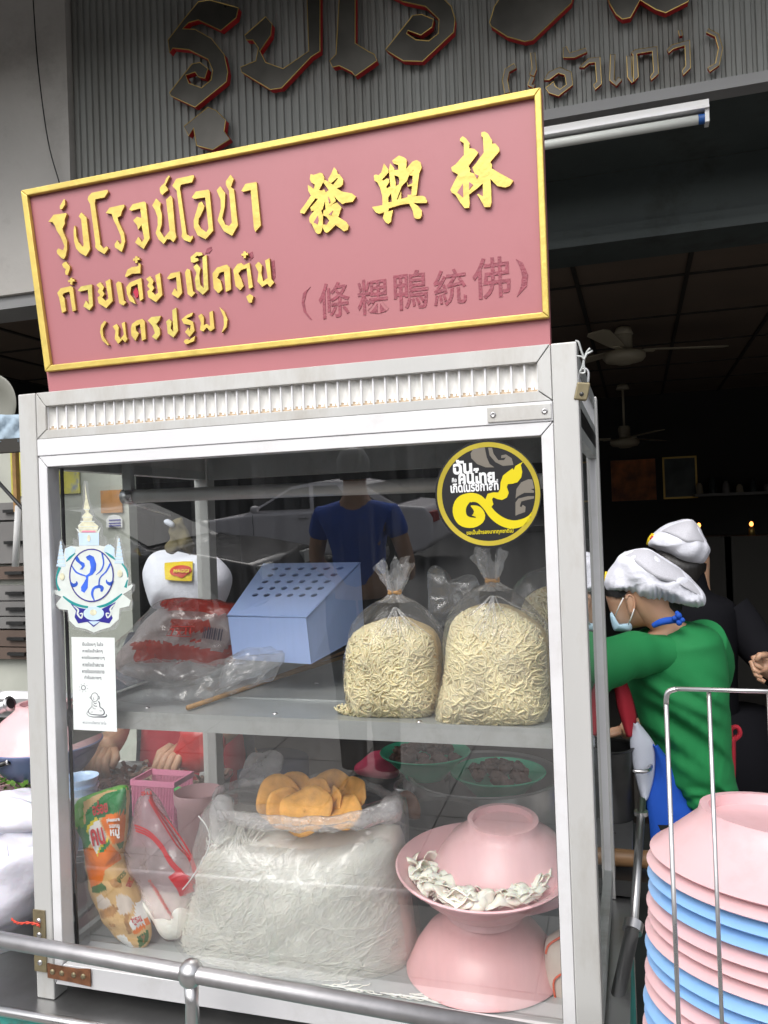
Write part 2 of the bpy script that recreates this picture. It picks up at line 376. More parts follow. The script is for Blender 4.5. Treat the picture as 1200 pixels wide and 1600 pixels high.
k_green = mat('packet_green', (.012, .2, .05), .28, 0, .1, 30, .25, 60)
k_lime = mat('packet_lime', (.1, .36, .03), .28, 0, .1, 30, .25, 60)
k_orange = mat('packet_orange', (.75, .17, .01), .28, 0, .06, 30, .25, 60)
k_tan = mat('packet_tan', (.62, .4, .17), .28, 0, .1, 30, .25, 60)
k_white = mat('packet_white', (.78, .78, .76), .28, 0, .03, 30, .25, 60)
k_red = mat('packet_red', (.5, .02, .03), .28)
k_yel = mat('packet_yellow', (.75, .6, .02), .3)
k_brown = mat('packet_brown', (.36, .18, .06), .4, 0, .4, 60)
k_dgreen = mat('packet_leaf', (.04, .13, .02), .4, 0, .4, 60)
k_garlic = mat('packet_garlic', (.62, .54, .47), .4, 0, .12, 40)
glass = film('pane_glass', (.985, .985, .98), .012, (.6, .62, .65), .0, 1., streak=.04, f0=.155, stretch=(14, 14, .7))
glass2 = film('side_glass', (.9, .94, .93), .01, (.6, .62, .65), .0, 1., f0=.06)
bagclr = film('clear_bag', (1, 1, 1), .05, (.9, .91, .93), .12, 1., .9, 26, streak=.18, f0=.05)
bagruf = film('clear_bag_gathered', (1, 1, 1), .24, (.9, .91, .93), .15, 1., .9, 40, streak=.3, f0=.06)
bagmilk = film('milky_bag', (1, 1, 1), .17, (.98, .97, .95), .14, 1., .7, 22, streak=.14, f0=.05)
bagsug = film('sugar_bag', (1, .97, .97), .34, (.8, .66, .68), .14, 1., .9, 26, streak=.2, f0=.05)
bagthin = film('loose_film', (1, 1, 1), .07, (.85, .86, .87), .1, 1., 1., 18, streak=.15, f0=.07)
emb_clr = film('emblem_clear_edge', (1, 1, 1), .16, (.8, .82, .82), .2, 1., f0=.05)
redprint = film('red_print_film', (.95, .5, .45), .5, (.6, .05, .03), .15, 1., .9, 22, streak=.25, f0=.05)
# ---------------------------------------------------------------- the setting
def struct(name, mb, m):
    return tag(mb.build(name, m, origin=(0, 0, 0)), kind='structure')
struct('road', MB().add([(-150, -150, -.13), (150, -150, -.13), (150, 150, -.13), (-150, 150, -.13)], [(0, 1, 2, 3)]), asph)
mb = MB()
for i in range(-12, 14):
    for j in range(-6, 4): mb.box(i*.6+.004, j*.6-.2+.004, -.05, i*.6+.596, j*.6+.396, 0)
struct('pavement', MB().box(-7.2, -3.8, -.126, 8.4, 2.2, -.012), trimg)
struct('pavement_slabs', mb, pave)
struct('pavement_opposite', MB().box(-40, -22, -.126, 40, -16.2, 0), pave)
struct('shop_floor', MB().box(-4, 2.21, -.126, 5.5, 9.3, .01), floor_m)

# ---- shophouse: upper wall, beam, ceiling, canopy
SH = thing('shophouse', 'dim open shopfront with grey plaster wall and dark ceiling behind the food cart', 'shop', (0, 1.6, 0))
zl = at(0, 462, 1.6).z
MB().box(-4.2, 1.6, zl, -1.102, 1.85, 4.6).build('plaster_wall', plaster, SH)
MB().box(-4.2, 1.62, zl-.05, -1.102, 1.8, zl-.001).build('plaster_ledge', trimg, SH)
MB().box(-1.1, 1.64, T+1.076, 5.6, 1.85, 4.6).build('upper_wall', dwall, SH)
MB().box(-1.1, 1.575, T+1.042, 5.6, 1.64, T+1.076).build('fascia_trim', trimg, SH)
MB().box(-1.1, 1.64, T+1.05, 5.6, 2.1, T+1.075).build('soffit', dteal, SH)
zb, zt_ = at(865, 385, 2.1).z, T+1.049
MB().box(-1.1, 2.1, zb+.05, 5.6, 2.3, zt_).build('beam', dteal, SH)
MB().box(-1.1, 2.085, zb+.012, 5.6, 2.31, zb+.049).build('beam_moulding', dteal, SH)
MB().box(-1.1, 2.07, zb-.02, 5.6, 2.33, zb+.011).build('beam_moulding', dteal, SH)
CZ = 3.02
xs = [-4.2+.61*k for k in range(17)]; ys = [1.86+1.02*k for k in range(8)]
cme = None
for i in range(16):
    for j in range(7):
        if cme is None:
            o = MB().box(xs[i]+.012, ys[j]+.012, CZ, xs[i]+.598, ys[j]+1.008, CZ+.012).build('ceiling_panel', ceil_m, SH); cme = o.data
        else:
            o = bpy.data.objects.new('ceiling_panel', cme); COL.objects.link(o); o.parent = SH; ORG[o.name] = ORG['shophouse']; o.location = (xs[i]-xs[0], ys[j]-ys[0], 0)
for k, x in enumerate(xs): MB().box(x-.012, 1.86, CZ-.012, x+.012, 9, CZ+.012).build('ceiling_batten', batt, SH)
for k, y in enumerate(ys): MB().box(-4.2, y-.012, CZ-.009, 5.56, y+.012, CZ+.010).build('ceiling_batten', batt, SH)
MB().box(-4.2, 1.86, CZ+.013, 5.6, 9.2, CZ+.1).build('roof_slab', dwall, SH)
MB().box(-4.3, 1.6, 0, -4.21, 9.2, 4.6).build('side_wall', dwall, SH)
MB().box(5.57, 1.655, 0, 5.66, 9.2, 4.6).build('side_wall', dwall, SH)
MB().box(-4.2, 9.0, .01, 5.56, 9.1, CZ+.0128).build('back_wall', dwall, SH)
MB().prism([(-4.4, 1.598, 4.02), (-4.4, 1.598, 4.1), (-4.4, .72, 3.80), (-4.4, .72, 3.72)], (10.2, 0, 0)).build('unseen_canopy', trimg, SH)  # unseen overhang, added and sloped to keep the facade in shade
MB().box(-4.4, .68, 3.66, 5.8, .7195, 3.84).build('unseen_canopy_edge', trimg, SH)  # front lip of the same unseen shading overhang
MB().box(-4.4, 1.86, 4.6, 5.8, 9.2, 5.6).build('upper_storey', plaster, SH)

# ---- corrugated shop sign with raised dark letters
SG = thing('shop_sign', 'dark corrugated shop sign with raised bronze Thai letters edged in gold and red', 'sign', (2.2, 1.6, T+1.08))
x = -1.1
while x < 5.5:
    rows = [[], []]; n = 22
    prof = []
    for k in range(n):
        b = x+.66*k/n; q = .66/n
        prof += [(b, 0), (b+q*.3, 0), (b+q*.42, .007), (b+q*.88, .007)]
    prof.append((x+.66, 0))
    for z in (T+1.077, 4.55): rows[0 if z < 4 else 1] = [(a, 1.635-d, z) for a, d in prof]
    MB().grid(rows).build('corrugated_sheet', corr, SG, fix=False); x += .66
def raised(polys, sc, ox, oy, Y, depth, parent, name='letter', edge=.0018, mats=(letter_d, redside, gold_e)):
    mb = MB()
    for i, P in enumerate(polys):
        q = [at(ox+a/sc, oy+b/sc, Y) for a, b in P]
        mb.prism([p-Vector((0, .0003*i, 0)) for p in q], (0, depth, 0), 0, 1)
        mb.tube([p-Vector((0, .0004*i, 0)) for p in q], edge, 5, mi=2, closed=True)
    return mb.build(name, list(mats), parent)
Q = lambda *a: [(a[i], a[i+1]) for i in range(0, len(a), 2)]
BIG = [
 [Q(620,5,655,0,730,20,745,25,738,55,690,95,620,62,590,70,570,90,610,92,660,120,700,170,712,225,708,255,610,335,535,300,530,290,600,200,625,195,650,215,640,245,620,240,610,225,580,235,590,260,630,275,660,250,665,220,650,185,590,155,540,150,530,165,525,125,575,60)],
 [Q(575,395,650,335,675,345,705,375,700,410,718,435,665,468,615,455,605,400,590,425)],
 [Q(765,110,830,52,850,75,846,110,812,160,830,195,885,215,965,160,958,-40,1000,-40,1000,160,972,178,880,275,845,280,755,225,752,210,800,190,808,150,790,125,770,125)],
 [Q(1030,190,1050,170,1062,-40,1110,-40,1110,135,1150,160,1170,170,1178,190,1110,238,1100,225,1060,205,1040,210)],
]
for P in BIG: raised(P, 2, 0, 0, 1.585, .026, SG)
BIG2 = [  # second crop, origin 600,0
 [Q(5,155,90,48,118,45,155,60,150,85,115,110,75,95,70,105,100,125,140,128,170,105,172,60,130,20,60,5,-10,-30,60,-60,150,-40,210,20,222,60,218,100,120,192,60,190,20,165)],
 [Q(330,70,345,20,385,-40,600,-40,585,10,465,125,440,130,385,115,335,82)],
 [Q(705,10,690,-40,960,-40,950,5,880,40,850,30,800,0,770,55,745,60,725,45)],
]
for P in BIG2: raised(P, 2, 600, 0, 1.585, .026, SG)
def pen(pts, w): L, R_ = ribbon([(x, y, w) for x, y in pts], 1); return L+R_[::-1]
SM = [ # (เจ้าเก่า)
 [pen(Q(410,205,385,220,378,250,385,290), 16)],
 [pen(Q(465,165,470,215,462,235), 14), pen(Q(465,240,455,265,470,270), 12)],
 [Q(500,250,515,225,550,210,585,225,590,265,545,300,515,290,505,275,530,255,535,270,550,280,570,265,565,235,545,228,515,250)],
 [Q(560,150,570,145,580,165,630,150,635,162,595,180,560,180)],
 [Q(610,210,640,182,675,178,680,262,660,280,655,265,665,255,660,195,640,197,625,210)],
 [pen(Q(715,170,712,250,725,262,738,245), 14)],
 [pen(Q(765,175,768,240,780,255), 14)],
 [Q(772,165,785,155,853,145,858,230,835,250,832,240,843,225,838,160,790,168,795,240,780,255,778,170)],
 [Q(885,155,900,140,955,125,958,212,935,235,932,222,943,205,940,142,905,152,890,165)],
 [pen(Q(925,95,928,112), 10)],
 [pen(Q(1010,95,1040,110,1052,150,1042,200,1015,218), 13)],
]
for P in SM: raised(P, 2, 600, 0, 1.6, .014, SG, edge=.0012)
# ---------------------------------------------------------------- fluorescent lamp, cable, fans, things in the dim shop
LA = thing('strip_light', 'unlit white fluorescent strip light with blue end cap under the shop sign', 'lamp', (.9, 1.5, at(900, 195, 1.5).z))
zr, zl_ = at(1103, 166, 1.5).z, at(850, 205, 1.5).z
MB().box(.45, 1.48, zr-.006, 1.215, 1.53, zr+.012).build('batten', white, LA)
MB().box(.45, 1.475, zr-.0145, 1.215, 1.535, zr-.0065).build('reflector', alu_b, LA)
MB().tube([(.45, 1.5, zr-.036), (1.185, 1.5, zr-.036)], .0145, 14).build('tube', tube_w, LA, True)
MB().tube([(1.1855, 1.5, zr-.036), (1.203, 1.5, zr-.036)], .0147, 14).build('end_cap', bluecap, LA, 40)
MB().box(1.203, 1.485, zr-.052, 1.215, 1.525, zr-.0148).build('lamp_holder', white, LA)
MB().box(.8, 1.53, zr-.01, .84, 1.575, zr+.012).build('bracket', trimg, LA)
pts = [at(x, y, 1.575) for x, y in catmull([(50, -40), (53, 20), (60, 110), (75, 220), (94, 290), (120, 380)], 6, False)]
tag(MB().tube(pts, .0025, 6).build('cable', black, None, True), 'thin black cable hanging down the grey plaster wall', 'cable')
def fan(name, c, ang, label, s=1.):
    c = Vector(c); t = thing(name, label, 'ceiling fan', (c.x, c.y, c.z-.1))
    MB().lathe([(0, -.085), (.05, -.08), (.075, -.07), (.13, -.06), (.15, -.035), (.15, -.005), (.13, .012), (.08, .02), (0, .025)], c, 36).build('motor', ivory, t, 50)
    MB().lathe([(0, .02), (.06, .025), (.062, .13), (.05, .15), (0, .155)], c, 24).build('hub', ivory, t, 50)
    MB().tube([c+Vector((0, 0, .15)), Vector((c.x, c.y, CZ-.013))], .012, 10).build('rod', ivory, t, True)
    MB().lathe([(.03, 0), (.07, .0), (.05, .05), (.02, .06)], Vector((c.x, c.y, CZ-.07)), 20).build('canopy_cup', ivory, t, True)
    for k in range(3):
        a = ang+k*2*math.pi/3; d = Vector((math.cos(a), math.sin(a), 0)); p = Vector((-d.y, d.x, 0)); m = MB()
        m.prism([c+d*r_+p*o+Vector((0, 0, .02+o*.12)) for r_, o in ((.14, -.04), (.3, -.055), (.68, -.075), (.74, -.05), (.74, .05), (.68, .075), (.3, .055), (.14, .04))], (0, 0, .006))
        m.slab(c+d*.16+Vector((0, 0, .012)), d*.06, p*.025, (0, 0, .004)); m.build('blade', ivory, t)
    return t
fc = at(975, 552, 5.1); fan('ceiling_fan', (fc.x, fc.y, fc.z), .3, 'cream ceiling fan hanging nearest in the dark shop, right of the pink sign board')
fc = at(976, 688, 7.9); fan('ceiling_fan', (fc.x, fc.y, fc.z), 1.0, 'small cream ceiling fan deep in the dark shop above the orange picture')
def picture(x0, y0, x1, y1, Y, inner, label, fr=gold_e, bw=.02):
    a, b = at(x0, y1, Y), at(x1, y0, Y); t = thing('picture_frame', label, 'picture', ((a.x+b.x)/2, Y, a.z))
    m = MB()
    m.box(a.x, Y-.02, a.z, a.x+bw, Y, b.z); m.box(b.x-bw, Y-.02, a.z, b.x, Y, b.z); m.box(a.x+bw, Y-.02, a.z, b.x-bw, Y, a.z+bw); m.box(a.x+bw, Y-.02, b.z-bw, b.x-bw, Y, b.z)
    m.build('frame', fr, t); MB().box(a.x+bw, Y-.006, a.z+bw, b.x-bw, Y, b.z-bw).build('print', inner, t); return t
pic_o = mat('print_orange', (.45, .15, .05), .5, 0, .8, 5); pic_d = mat('print_dark', (.06, .08, .08), .3, 0, .6, 4)
picture(955, 715, 1025, 785, 8.98, pic_o, 'orange picture on the dark back wall left of the gold framed picture', black, .01)
picture(1037, 712, 1088, 780, 8.98, pic_d, 'dark picture in a gold frame on the back wall right of the orange picture')
a, b = at(1085, 772, 8.8), at(1290, 780, 8.8)
t = thing('wall_shelf', 'pale shelf with small clutter on the dark back wall', 'shelf', (a.x, 8.8, a.z-.05)); MB().box(a.x, 8.75, a.z-.03, b.x, 8.99, a.z).build('board', trimg, t)
for k in range(6):
    xx = a.x+.06+k*.14; hh = .07+.12*RN.random(); m = MB().lathe([(0, 0), (.03+.02*RN.random(), 0), (.035, hh*.7), (.015, hh), (0, hh)], (xx, 8.86, a.z+.001), 14)
    tag(m.build('jar', [ivory, pic_d, trimg][k % 3], None, 50), ('first', 'second', 'third', 'fourth', 'fifth', 'sixth')[k]+' small jar from the left on the dark back shelf', 'jar', 'jars on the dark back shelf')
lampm = bpy.data.materials.new('small_bulb'); lampm.use_nodes = True; e = lampm.node_tree.nodes['Principled BSDF']
e.inputs['Emission Color'].default_value = (1, .3, .06, 1); e.inputs['Emission Strength'].default_value = 3
for (x, y, l) in ((1092, 821, 'tiny glowing orange lamp behind the farther white cap'), (1174, 819, 'tiny glowing orange lamp at the right edge of the dark shop')):
    p = at(x, y, 7.0); t = thing('shrine_lamp', l, 'lamp', (p.x, 7.0, p.z-.1))
    MB().lathe([(0, -.1), (.03, -.1), (.025, -.04), (.012, -.03), (.012, -.02)], p, 12).build('lamp_base', gold_e, t, True)
    MB().lathe([(0, -.02), (.012, -.016), (.018, 0), (.012, .018), (0, .026)], p, 12).build('bulb', lampm, t, True)
    tag(MB().box(p.x-.25, 6.8, .01, p.x+.25, 7.2, p.z-.1).build('pedestal_table', batt), 'dark table carrying a small orange lamp, '+('left' if x < 1100 else 'right')+' of the two', 'table')

# ---- posters, drawers and shelf seen left of and through the cabinet
p_yel = mat('poster_yellow', (.55, .5, .08), .5, 0, .5, 9, dirt=(.04, .12, .5), damt=1, dsc=6)
def card(x0, y0, x1, y1, Y, m, name, label, cat, th=.006):
    a, b = at(x0, y1, Y), at(x1, y0, Y); return tag(MB().box(a.x, Y, a.z, b.x, Y+th, b.z).build(name, m), label, cat)
card(18, 700, 122, 776, 1.52, p_yel, 'poster', 'yellow and blue printed poster behind the left cabinet post', 'poster')
card(158, 765, 190, 802, 1.52, mat('poster_sunset', (.5, .24, .08), .5, 0, .6, 6, dirt=(.05, .2, .35), damt=1, dsc=5), 'postcard', 'small orange and blue postcard on the pale wall behind the glass', 'postcard')
t = thing('sticker_notice', 'small blue and white arched notice below the postcard', 'notice', at(178, 825, 1.5))
P = [at(x, y, 1.518) for x, y in ((166, 824), (166, 812), (170, 806), (178, 804), (186, 806), (191, 812), (191, 824))]
MB().prism(P, (0, .004, 0)).build('plate', white, t)
for y in (812, 817, 821): q = at(170, y, 1.514), at(188, y+1, 1.514); MB().box(q[0].x, 1.514, q[1].z, q[1].x, 1.5175, q[0].z).build('print_line', em_navy, t)
a, b = at(100, 1010, 1.53), at(202, 700, 1.53)
CU = thing('cupboard', 'pale grey cupboard with handled drawers standing behind the cabinet at left', 'cupboard', ((a.x+b.x)/2-.2, 1.53, 0))
xa, xb, xd_ = at(-60, 900, 1.53).x, at(205, 900, 1.53).x, at(72, 900, 1.53).x
MB().box(xa, 1.53, .0, xb, 1.58, T+.10).build('back_panel', mat('cupboard_grey', (.42, .43, .38), .6, 0, .25, 3), CU)
dr = mat('drawer_face', (.17, .165, .16), .55, 0, .1, 5); dr2 = mat('drawer_brown', (.1, .07, .055), .6, 0, .2, 5)
for k, (y0, y1, mm) in enumerate(((785, 812, dr), (815, 880, dr), (885, 905, dr2), (915, 938, dr), (940, 962, dr), (964, 982, dr), (985, 1010, dr2), (1012, 1030, dr2))):
    z1, z0 = at(20, y0, 1.5).z, at(20, y1, 1.5).z
    d = MB().box(xa+.01, 1.5, z0, xd_, 1.529, z1).build('drawer', mm, CU); MB().box(xa+.25, 1.485, (z0+z1)/2-.006, xa+.33, 1.4995, (z0+z1)/2+.006).build('handle', dark_st, d)
p = at(24, 690, 1.4), at(24, 800, 1.4)
tag(MB().box(p[1].x-.008, 1.4, p[1].z, p[1].x+.008, 1.42, p[0].z).build('wood_strip', wood), 'narrow brown wooden strip beside the poster', 'strip')
p = at(29, 790, 1.35), at(24, 885, 1.35)
tag(MB().tube([p[0], p[1]], .012, 10).build('white_pipe', white, None, True), 'white pipe standing left of the front left cabinet post', 'pipe')
tag(MB().tube([at(-10, 745, 1.1), at(40, 800, 1.1), at(60, 830, 1.1)], .006, 8).build('black_strut', black, None, True), 'black sloping strut left of the cabinet', 'strut')
c = at(-14, 632, 1.25)
tag(MB().lathe([(0, -.03), (.06, -.028), (.1, -.012), (.108, 0), (.1, .004), (.06, -.018), (0, -.022)], c, 40, Matrix.Rotation(math.pi/2, 3, 'X')).build('hanging_pan', mat('grey_lid', (.2, .2, .17), .5), None, 60), 'round grey lid at the left edge above the blue cloth', 'lid')
rows = []
for j in range(9):
    y = 648+ (688-648)*j/8; rows.append([at(-60+ (50+60)*k/16, y+ (3 if k % 2 else -2)*math.sin(j), 1.2+.008*math.sin(k*1.7+j)) for k in range(17)])
tag(MB().grid(rows).build('blue_cloth', mat('grey_blue_cloth', (.36, .46, .55), .8, 0, .2, 14), None, True), 'pale blue striped cloth hanging at the left edge', 'cloth')
bpy.data.objects['blue_cloth'].modifiers.new('t', 'SOLIDIFY').thickness = .004
p = at(-40, 690, 1.2), at(42, 705, 1.2)
tag(MB().box(p[0].x, 1.19, p[1].z, p[1].x, 1.22, p[0].z).build('hanging_bar', batt), 'brown bar below the pale blue cloth at the left edge', 'bar')
tag(MB().box(p[0].x, 1.2, p[1].z-.9, p[0].x+.03, 1.22, p[1].z).build('bar_post', batt), 'brown upright holding the bar outside the left edge', 'post')
# ---------------------------------------------------------------- the food cart
CT = thing('food_cart', 'stainless topped food cart with chipped teal body and front guard rail', 'cart', (.4, .4, 0))
CZT = T-.99
MB().box(-.75, -.032, CZT-.012, .93, 1.0, CZT).build('counter_top', steel, CT)
MB().tube([(-.75, -.036, CZT-.006), (.93, -.036, CZT-.006)], .008, 10).build('counter_lip', steel_p, CT, True)
bevel(MB().box(-.74, -.022, .28, .92, .99, CZT-.0125).build('body', teal, CT), .006)
for x in (-.7, .86):
    for y in (.02, .92): MB().box(x, y, -.13 if False else 0, x+.04, y+.04, .28).build('leg', dark_st, CT)
RY, RZ = -.08, T-.857
rail_m = mat('rail_steel', (.42, .41, .42), .45, .9, .12, 30, .08, 60, dirt=(.3, .29, .28), damt=.4, dsc=14)
RA, RB = atz(0, 1468, RZ), atz(680, 1590, RZ); RD = (RB-RA).normalized()
rp = lambda x: RA+RD*((x-RA.x)/RD.x)
MB().tube([rp(-.6), rp(.97)], .0118, 20).build('guard_rail', rail_m, CT, True)
for x in (-.5, atz(293, 1527, RZ).x, .955):
    MB().lathe([(0, -.019), (.009, -.018), (.016, -.010), (.0185, 0), (.016, .010), (.009, .018), (0, .019)], tuple(rp(x)), 24).build('rail_joint', steel_p, CT, True)
    MB().tube([(x, rp(x).y, z_) for z_ in (RZ-.015, RZ-.045, RZ-.05, .72)], [.0105, .0092, .0098, .0092], 16).build('rail_post', steel_p, CT, True)
    MB().box(x-.012, rp(x).y, .72, x+.012, -.022, .75).build('rail_bracket', steel, CT)

# ---------------------------------------------------------------- glass display cabinet
W, D = .9, .59
CB = thing('display_cabinet', 'aluminium framed glass display cabinet with fluted header standing on the food cart', 'cabinet', (.45, .3, CZT))
PW = .034
Z0 = T-.965
for x0, y0 in ((0, 0), (W-PW, 0), (0, D-PW), (W-PW, D-PW)):
    bevel(MB().box(x0, y0, CZT+.0005, x0+PW, y0+PW, T).build('corner_post', alu, CB), .002)
def xz(P, y0, y1): return [Vector((x, y0, z)) for x, z in P], (0, y1-y0, 0)
def mitred(x0, x1, z0, z1, l, r, t, b, y0, y1, name, m, par=CB, g=.0008, skip=''):
    A = dict(t=[(x0+g, z1), (x1-g, z1), (x1-r-g, z1-t), (x0+l+g, z1-t)], b=[(x0+g, z0), (x0+l+g, z0+b), (x1-r-g, z0+b), (x1-g, z0)],
             l=[(x0, z0+g), (x0, z1-g), (x0+l, z1-t-g), (x0+l, z0+b+g)], r=[(x1, z0+g), (x1-r, z0+b+g), (x1-r, z1-t-g), (x1, z1-g)])
    for k in 'tblr':
        if k in skip: continue
        P, d = xz(A[k], y0, y1); bevel(MB().prism(P, d).build(name, m, par), .0008, 1)
mitred(PW+.0006, W-PW-.0006, T-.076, T, .018, .018, .023, .014, .001, .03, 'header_rail', alu)
bevel(MB().box(PW+.0006, .0005, T-.1035, W-PW-.0006, .03, T-.0765).build('header_panel', alu_b, CB), .0008, 1)
mitred(PW+.0006, W-PW-.0006, Z0+.001, T-.104, .0165, .0165, .018, .034, .002, .032, 'glazing_bar', alu_b, skip='')
# the fluted strip: one concave slat per flute with a thin rib on each side
n = 44; fx0, fx1 = PW+.0186, W-PW-.0186; pw = (fx1-fx0)/n; fz0, fz1 = T-.062, T-.023
MB().box(fx0, .0235, fz0, fx1, .028, fz1).build('flute_backing', alu, CB)
rows = []
for j in range(12):
    z = fz0+(fz1-fz0)*j/11; e_ = math.sqrt(max(0, 1-((max(0, .014-(z-fz0)))/.014)**2)) if z-fz0 < .014 else 1
    rows.append([Vector((fx0+.0013+(pw-.0026)*k/8, .0085+(.0055*max(0,math.sin(math.pi*k/8))**.8)*e_, z)) for k in range(9)])
grime = mat('flute_grime', (.5, .38, .26), .7, 0, .4, 120)
fl = MB().grid(rows).build('fluted_slat', [flute_m, grime], CB, True)
for pf in fl.data.polygons:
    if pf.index < 8 or (pf.index < 16 and pf.index % 8 in (1, 2, 5)): pf.material_index = 1
ri = MB().box(fx0-.0015, .006, fz0, fx0+.0012, .0234, fz1).build('rib', alu_b, CB); bevel(ri, .0007, 2)
for k in range(1, n+1):
    for src in (fl, ri):
        if k == n and src is fl: continue
        o = src.copy(); COL.objects.link(o); o.parent = CB; o.location = (pw*k, 0, 0)
# side headers
for xs_, nm in ((W-.03, 'R'), (.004, 'L')):
    for z0, z1, mm in ((T-.023, T, alu_d), (T-.076, T-.062, alu_d), (T-.1035, T-.0765, dark_st if nm == 'R' else alu), (T-.122, T-.104, alu_d)):  # right panel: the darkness of the unlit side is put into its colour
        MB().box(xs_, PW, z0, xs_+.026, D-PW, z1).build('side_rail', mm, CB)
    MB().box(xs_+.006, PW, fz0, xs_+.018, D-PW, fz1).build('side_backing', alu, CB)
    for k in range(30):
        y = PW+.008+k*(D-2*PW-.012)/29; MB().box(xs_+.0181, y-.0012, fz0, xs_+.024, y+.0012, fz1).build('side_rib', alu_b, CB) if nm == 'R' else None
    MB().box(xs_, PW, Z0, xs_+.026, D-PW, Z0+.034).build('side_sill', alu_d, CB)
MB().box(PW, D-.026, T-.122, W-PW, D, T).build('back_header', alu_d, CB)
MB().box(PW, D-.026, Z0, W-PW, D, Z0+.034).build('back_sill', alu_d, CB)
MB().box(PW, .031, T-.02, W-PW, D-.027, T-.014).build('roof_sheet', mat('roof_sheet_grey', (.16, .165, .17), .35, .5, .1, 5), CB)
MB().box(.0305, .033, Z0+.012, W-.0305, D-.027, Z0+.0335).build('floor_tray', sheet_m, CB)
def pane(name, P, th, m): MB().prism(P, th).build(name, m, CB)
dz = lambda z: PANE_Y - TILT*(z-PANE_Z)
zA, zB = Z0+.036, T-.108
MB().add([(PW+.012, dz(zA), zA), (W-PW-.012, dz(zA), zA), (W-PW-.012, dz(zB), zB), (PW+.012, dz(zB), zB)], [(0, 1, 2, 3)]).build('front_pane', glass, CB)
MB().add([(W-.012, PW, zA), (W-.012, D-PW, zA), (W-.012, D-PW, T-.12), (W-.012, PW, T-.12)], [(0, 1, 2, 3)]).build('side_pane', glass2, CB)
MB().add([(.012, PW, zA), (.012, D-PW, zA), (.012, D-PW, T-.12), (.012, PW, T-.12)], [(0, 1, 2, 3)]).build('side_pane', glass2, CB)
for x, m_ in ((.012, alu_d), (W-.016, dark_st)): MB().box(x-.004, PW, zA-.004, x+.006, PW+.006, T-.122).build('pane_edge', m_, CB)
MB().box(W-.018, D-PW-.006, zA-.004, W-.006, D-PW, T-.122).build('pane_edge', alu_b, CB)
# rubber channel round the front glass
for x0, x1 in ((PW+.0172, PW+.021), (W-PW-.021, W-PW-.0172)): MB().box(x0, .0335, Z0+.036, x1, .038, T-.123).build('gasket', black, CB)
# rivet plate on the header
a, b = at(762, 657, 0), at(862, 625, 0)
RP = MB().box(a.x, -.0018, T-.1005, W-PW-.002, .0002, T-.0795).build('rivet_plate', alu, CB); bevel(RP, .0012, 2)
for x in (a.x+.008, W-PW-.011):
    MB().lathe([(.0042, 0), (.004, .0012), (.0022, .0018), (.0016, .0012), (0, .0011)], (x, -.0018, T-.09), 16, Matrix.Rotation(math.pi/2, 3, 'X')).build('rivet', steel_p, RP, True)
# bar inside, with its bracket and tie rod
by, bz = .2, T-.168
MB().tube([(.066, by, bz), (.868, by, bz-.008)], .0122, 18).build('hanging_bar', alu, CB, True)
MB().tube([(.058, by, bz), (.082, by, bz)], .0142, 18).build('bar_collar', steel_p, CB, True)
MB().box(.06, by-.006, bz+.012, .078, by+.006, T-.0205).build('bar_hanger', alu_d, CB)
MB().tube([(.072, by, bz-.012), at(265, 805, .42)], .0022, 8).build('tie_rod', steel_p, CB, True)
# shelf
ZS = T-.53
rows = []
MB().box(.036, .05, ZS-.004, W-.036, D-.04, ZS).build('shelf_plate', sheet_m, CB)
MB().box(.036, .047, ZS-.026, W-.036, .0498, ZS+.0022).build('shelf_lip', alu_d, CB)
MB().box(.25, .17, ZS+.0004, W-.036, D-.04, ZS+.004).build('shelf_overlay', sheet_m, CB)
a = MB()
prof = [(.0, .0), (.0, .02), (.012, .034), (.03, .036)]
rows = []
for k in range(9):
    an = math.pi/2*k/8; c0 = Vector((.075, .075, 0)); dd = Vector((-math.cos(an), -math.sin(an), 0))
    rows.append([c0+dd*(.036-q[0])+Vector((0, 0, ZS-.026+q[1])) for q in prof])
rows.insert(0, [Vector((.039+q[0], .3, ZS-.026+q[1])) for q in prof]); rows.append([Vector((.13, .039+q[0], ZS-.026+q[1])) for q in prof])
MB().grid(rows).build('shelf_corner', alu_d, CB, True)
MB().box(.034, .06, ZS-.06, .04, .2, ZS-.0265).build('shelf_bracket', alu_d, CB)
MB().box(.034, D-.12, ZS-.06, .04, D-.036, ZS-.0045).build('shelf_bracket', alu_d, CB)
for px_, py_ in ((430, 1115), (230, 1106), (560, 1118), (655, 1128), (495, 1071)):
    p = atz(px_, py_, ZS); MB().lathe([(.0045, .0), (.004, .0016), (.002, .0022), (0, .0023)], (p.x, p.y, ZS+(.004 if p.y > .17 else 0)), 12).build('rivet', steel_p, CB, True)
p = Vector((.085, .0385, ZS-.012)); MB().lathe([(.005, 0), (.0045, .0015), (.002, .003), (0, .003)], p, 12, Matrix.Rotation(math.pi/2, 3, 'X')).build('rivet', steel_p, CB, True)
# ledges on the tray floor
for k, (p0, p1) in enumerate((((100, 1455), (215, 1345)), ((120, 1470), (240, 1375)))):
    a, b = atz(*p0, Z0+.034), atz(*p1, Z0+.034); d = (b-a).normalized(); pz = Vector((-d.y, d.x, 0))
    MB().slab((a+b)/2+Vector((0, 0, .003+.002*k)), d*((b-a).length/2), pz*.006, (0, 0, .003+.002*k)).build('tray_ledge', alu_d, CB)
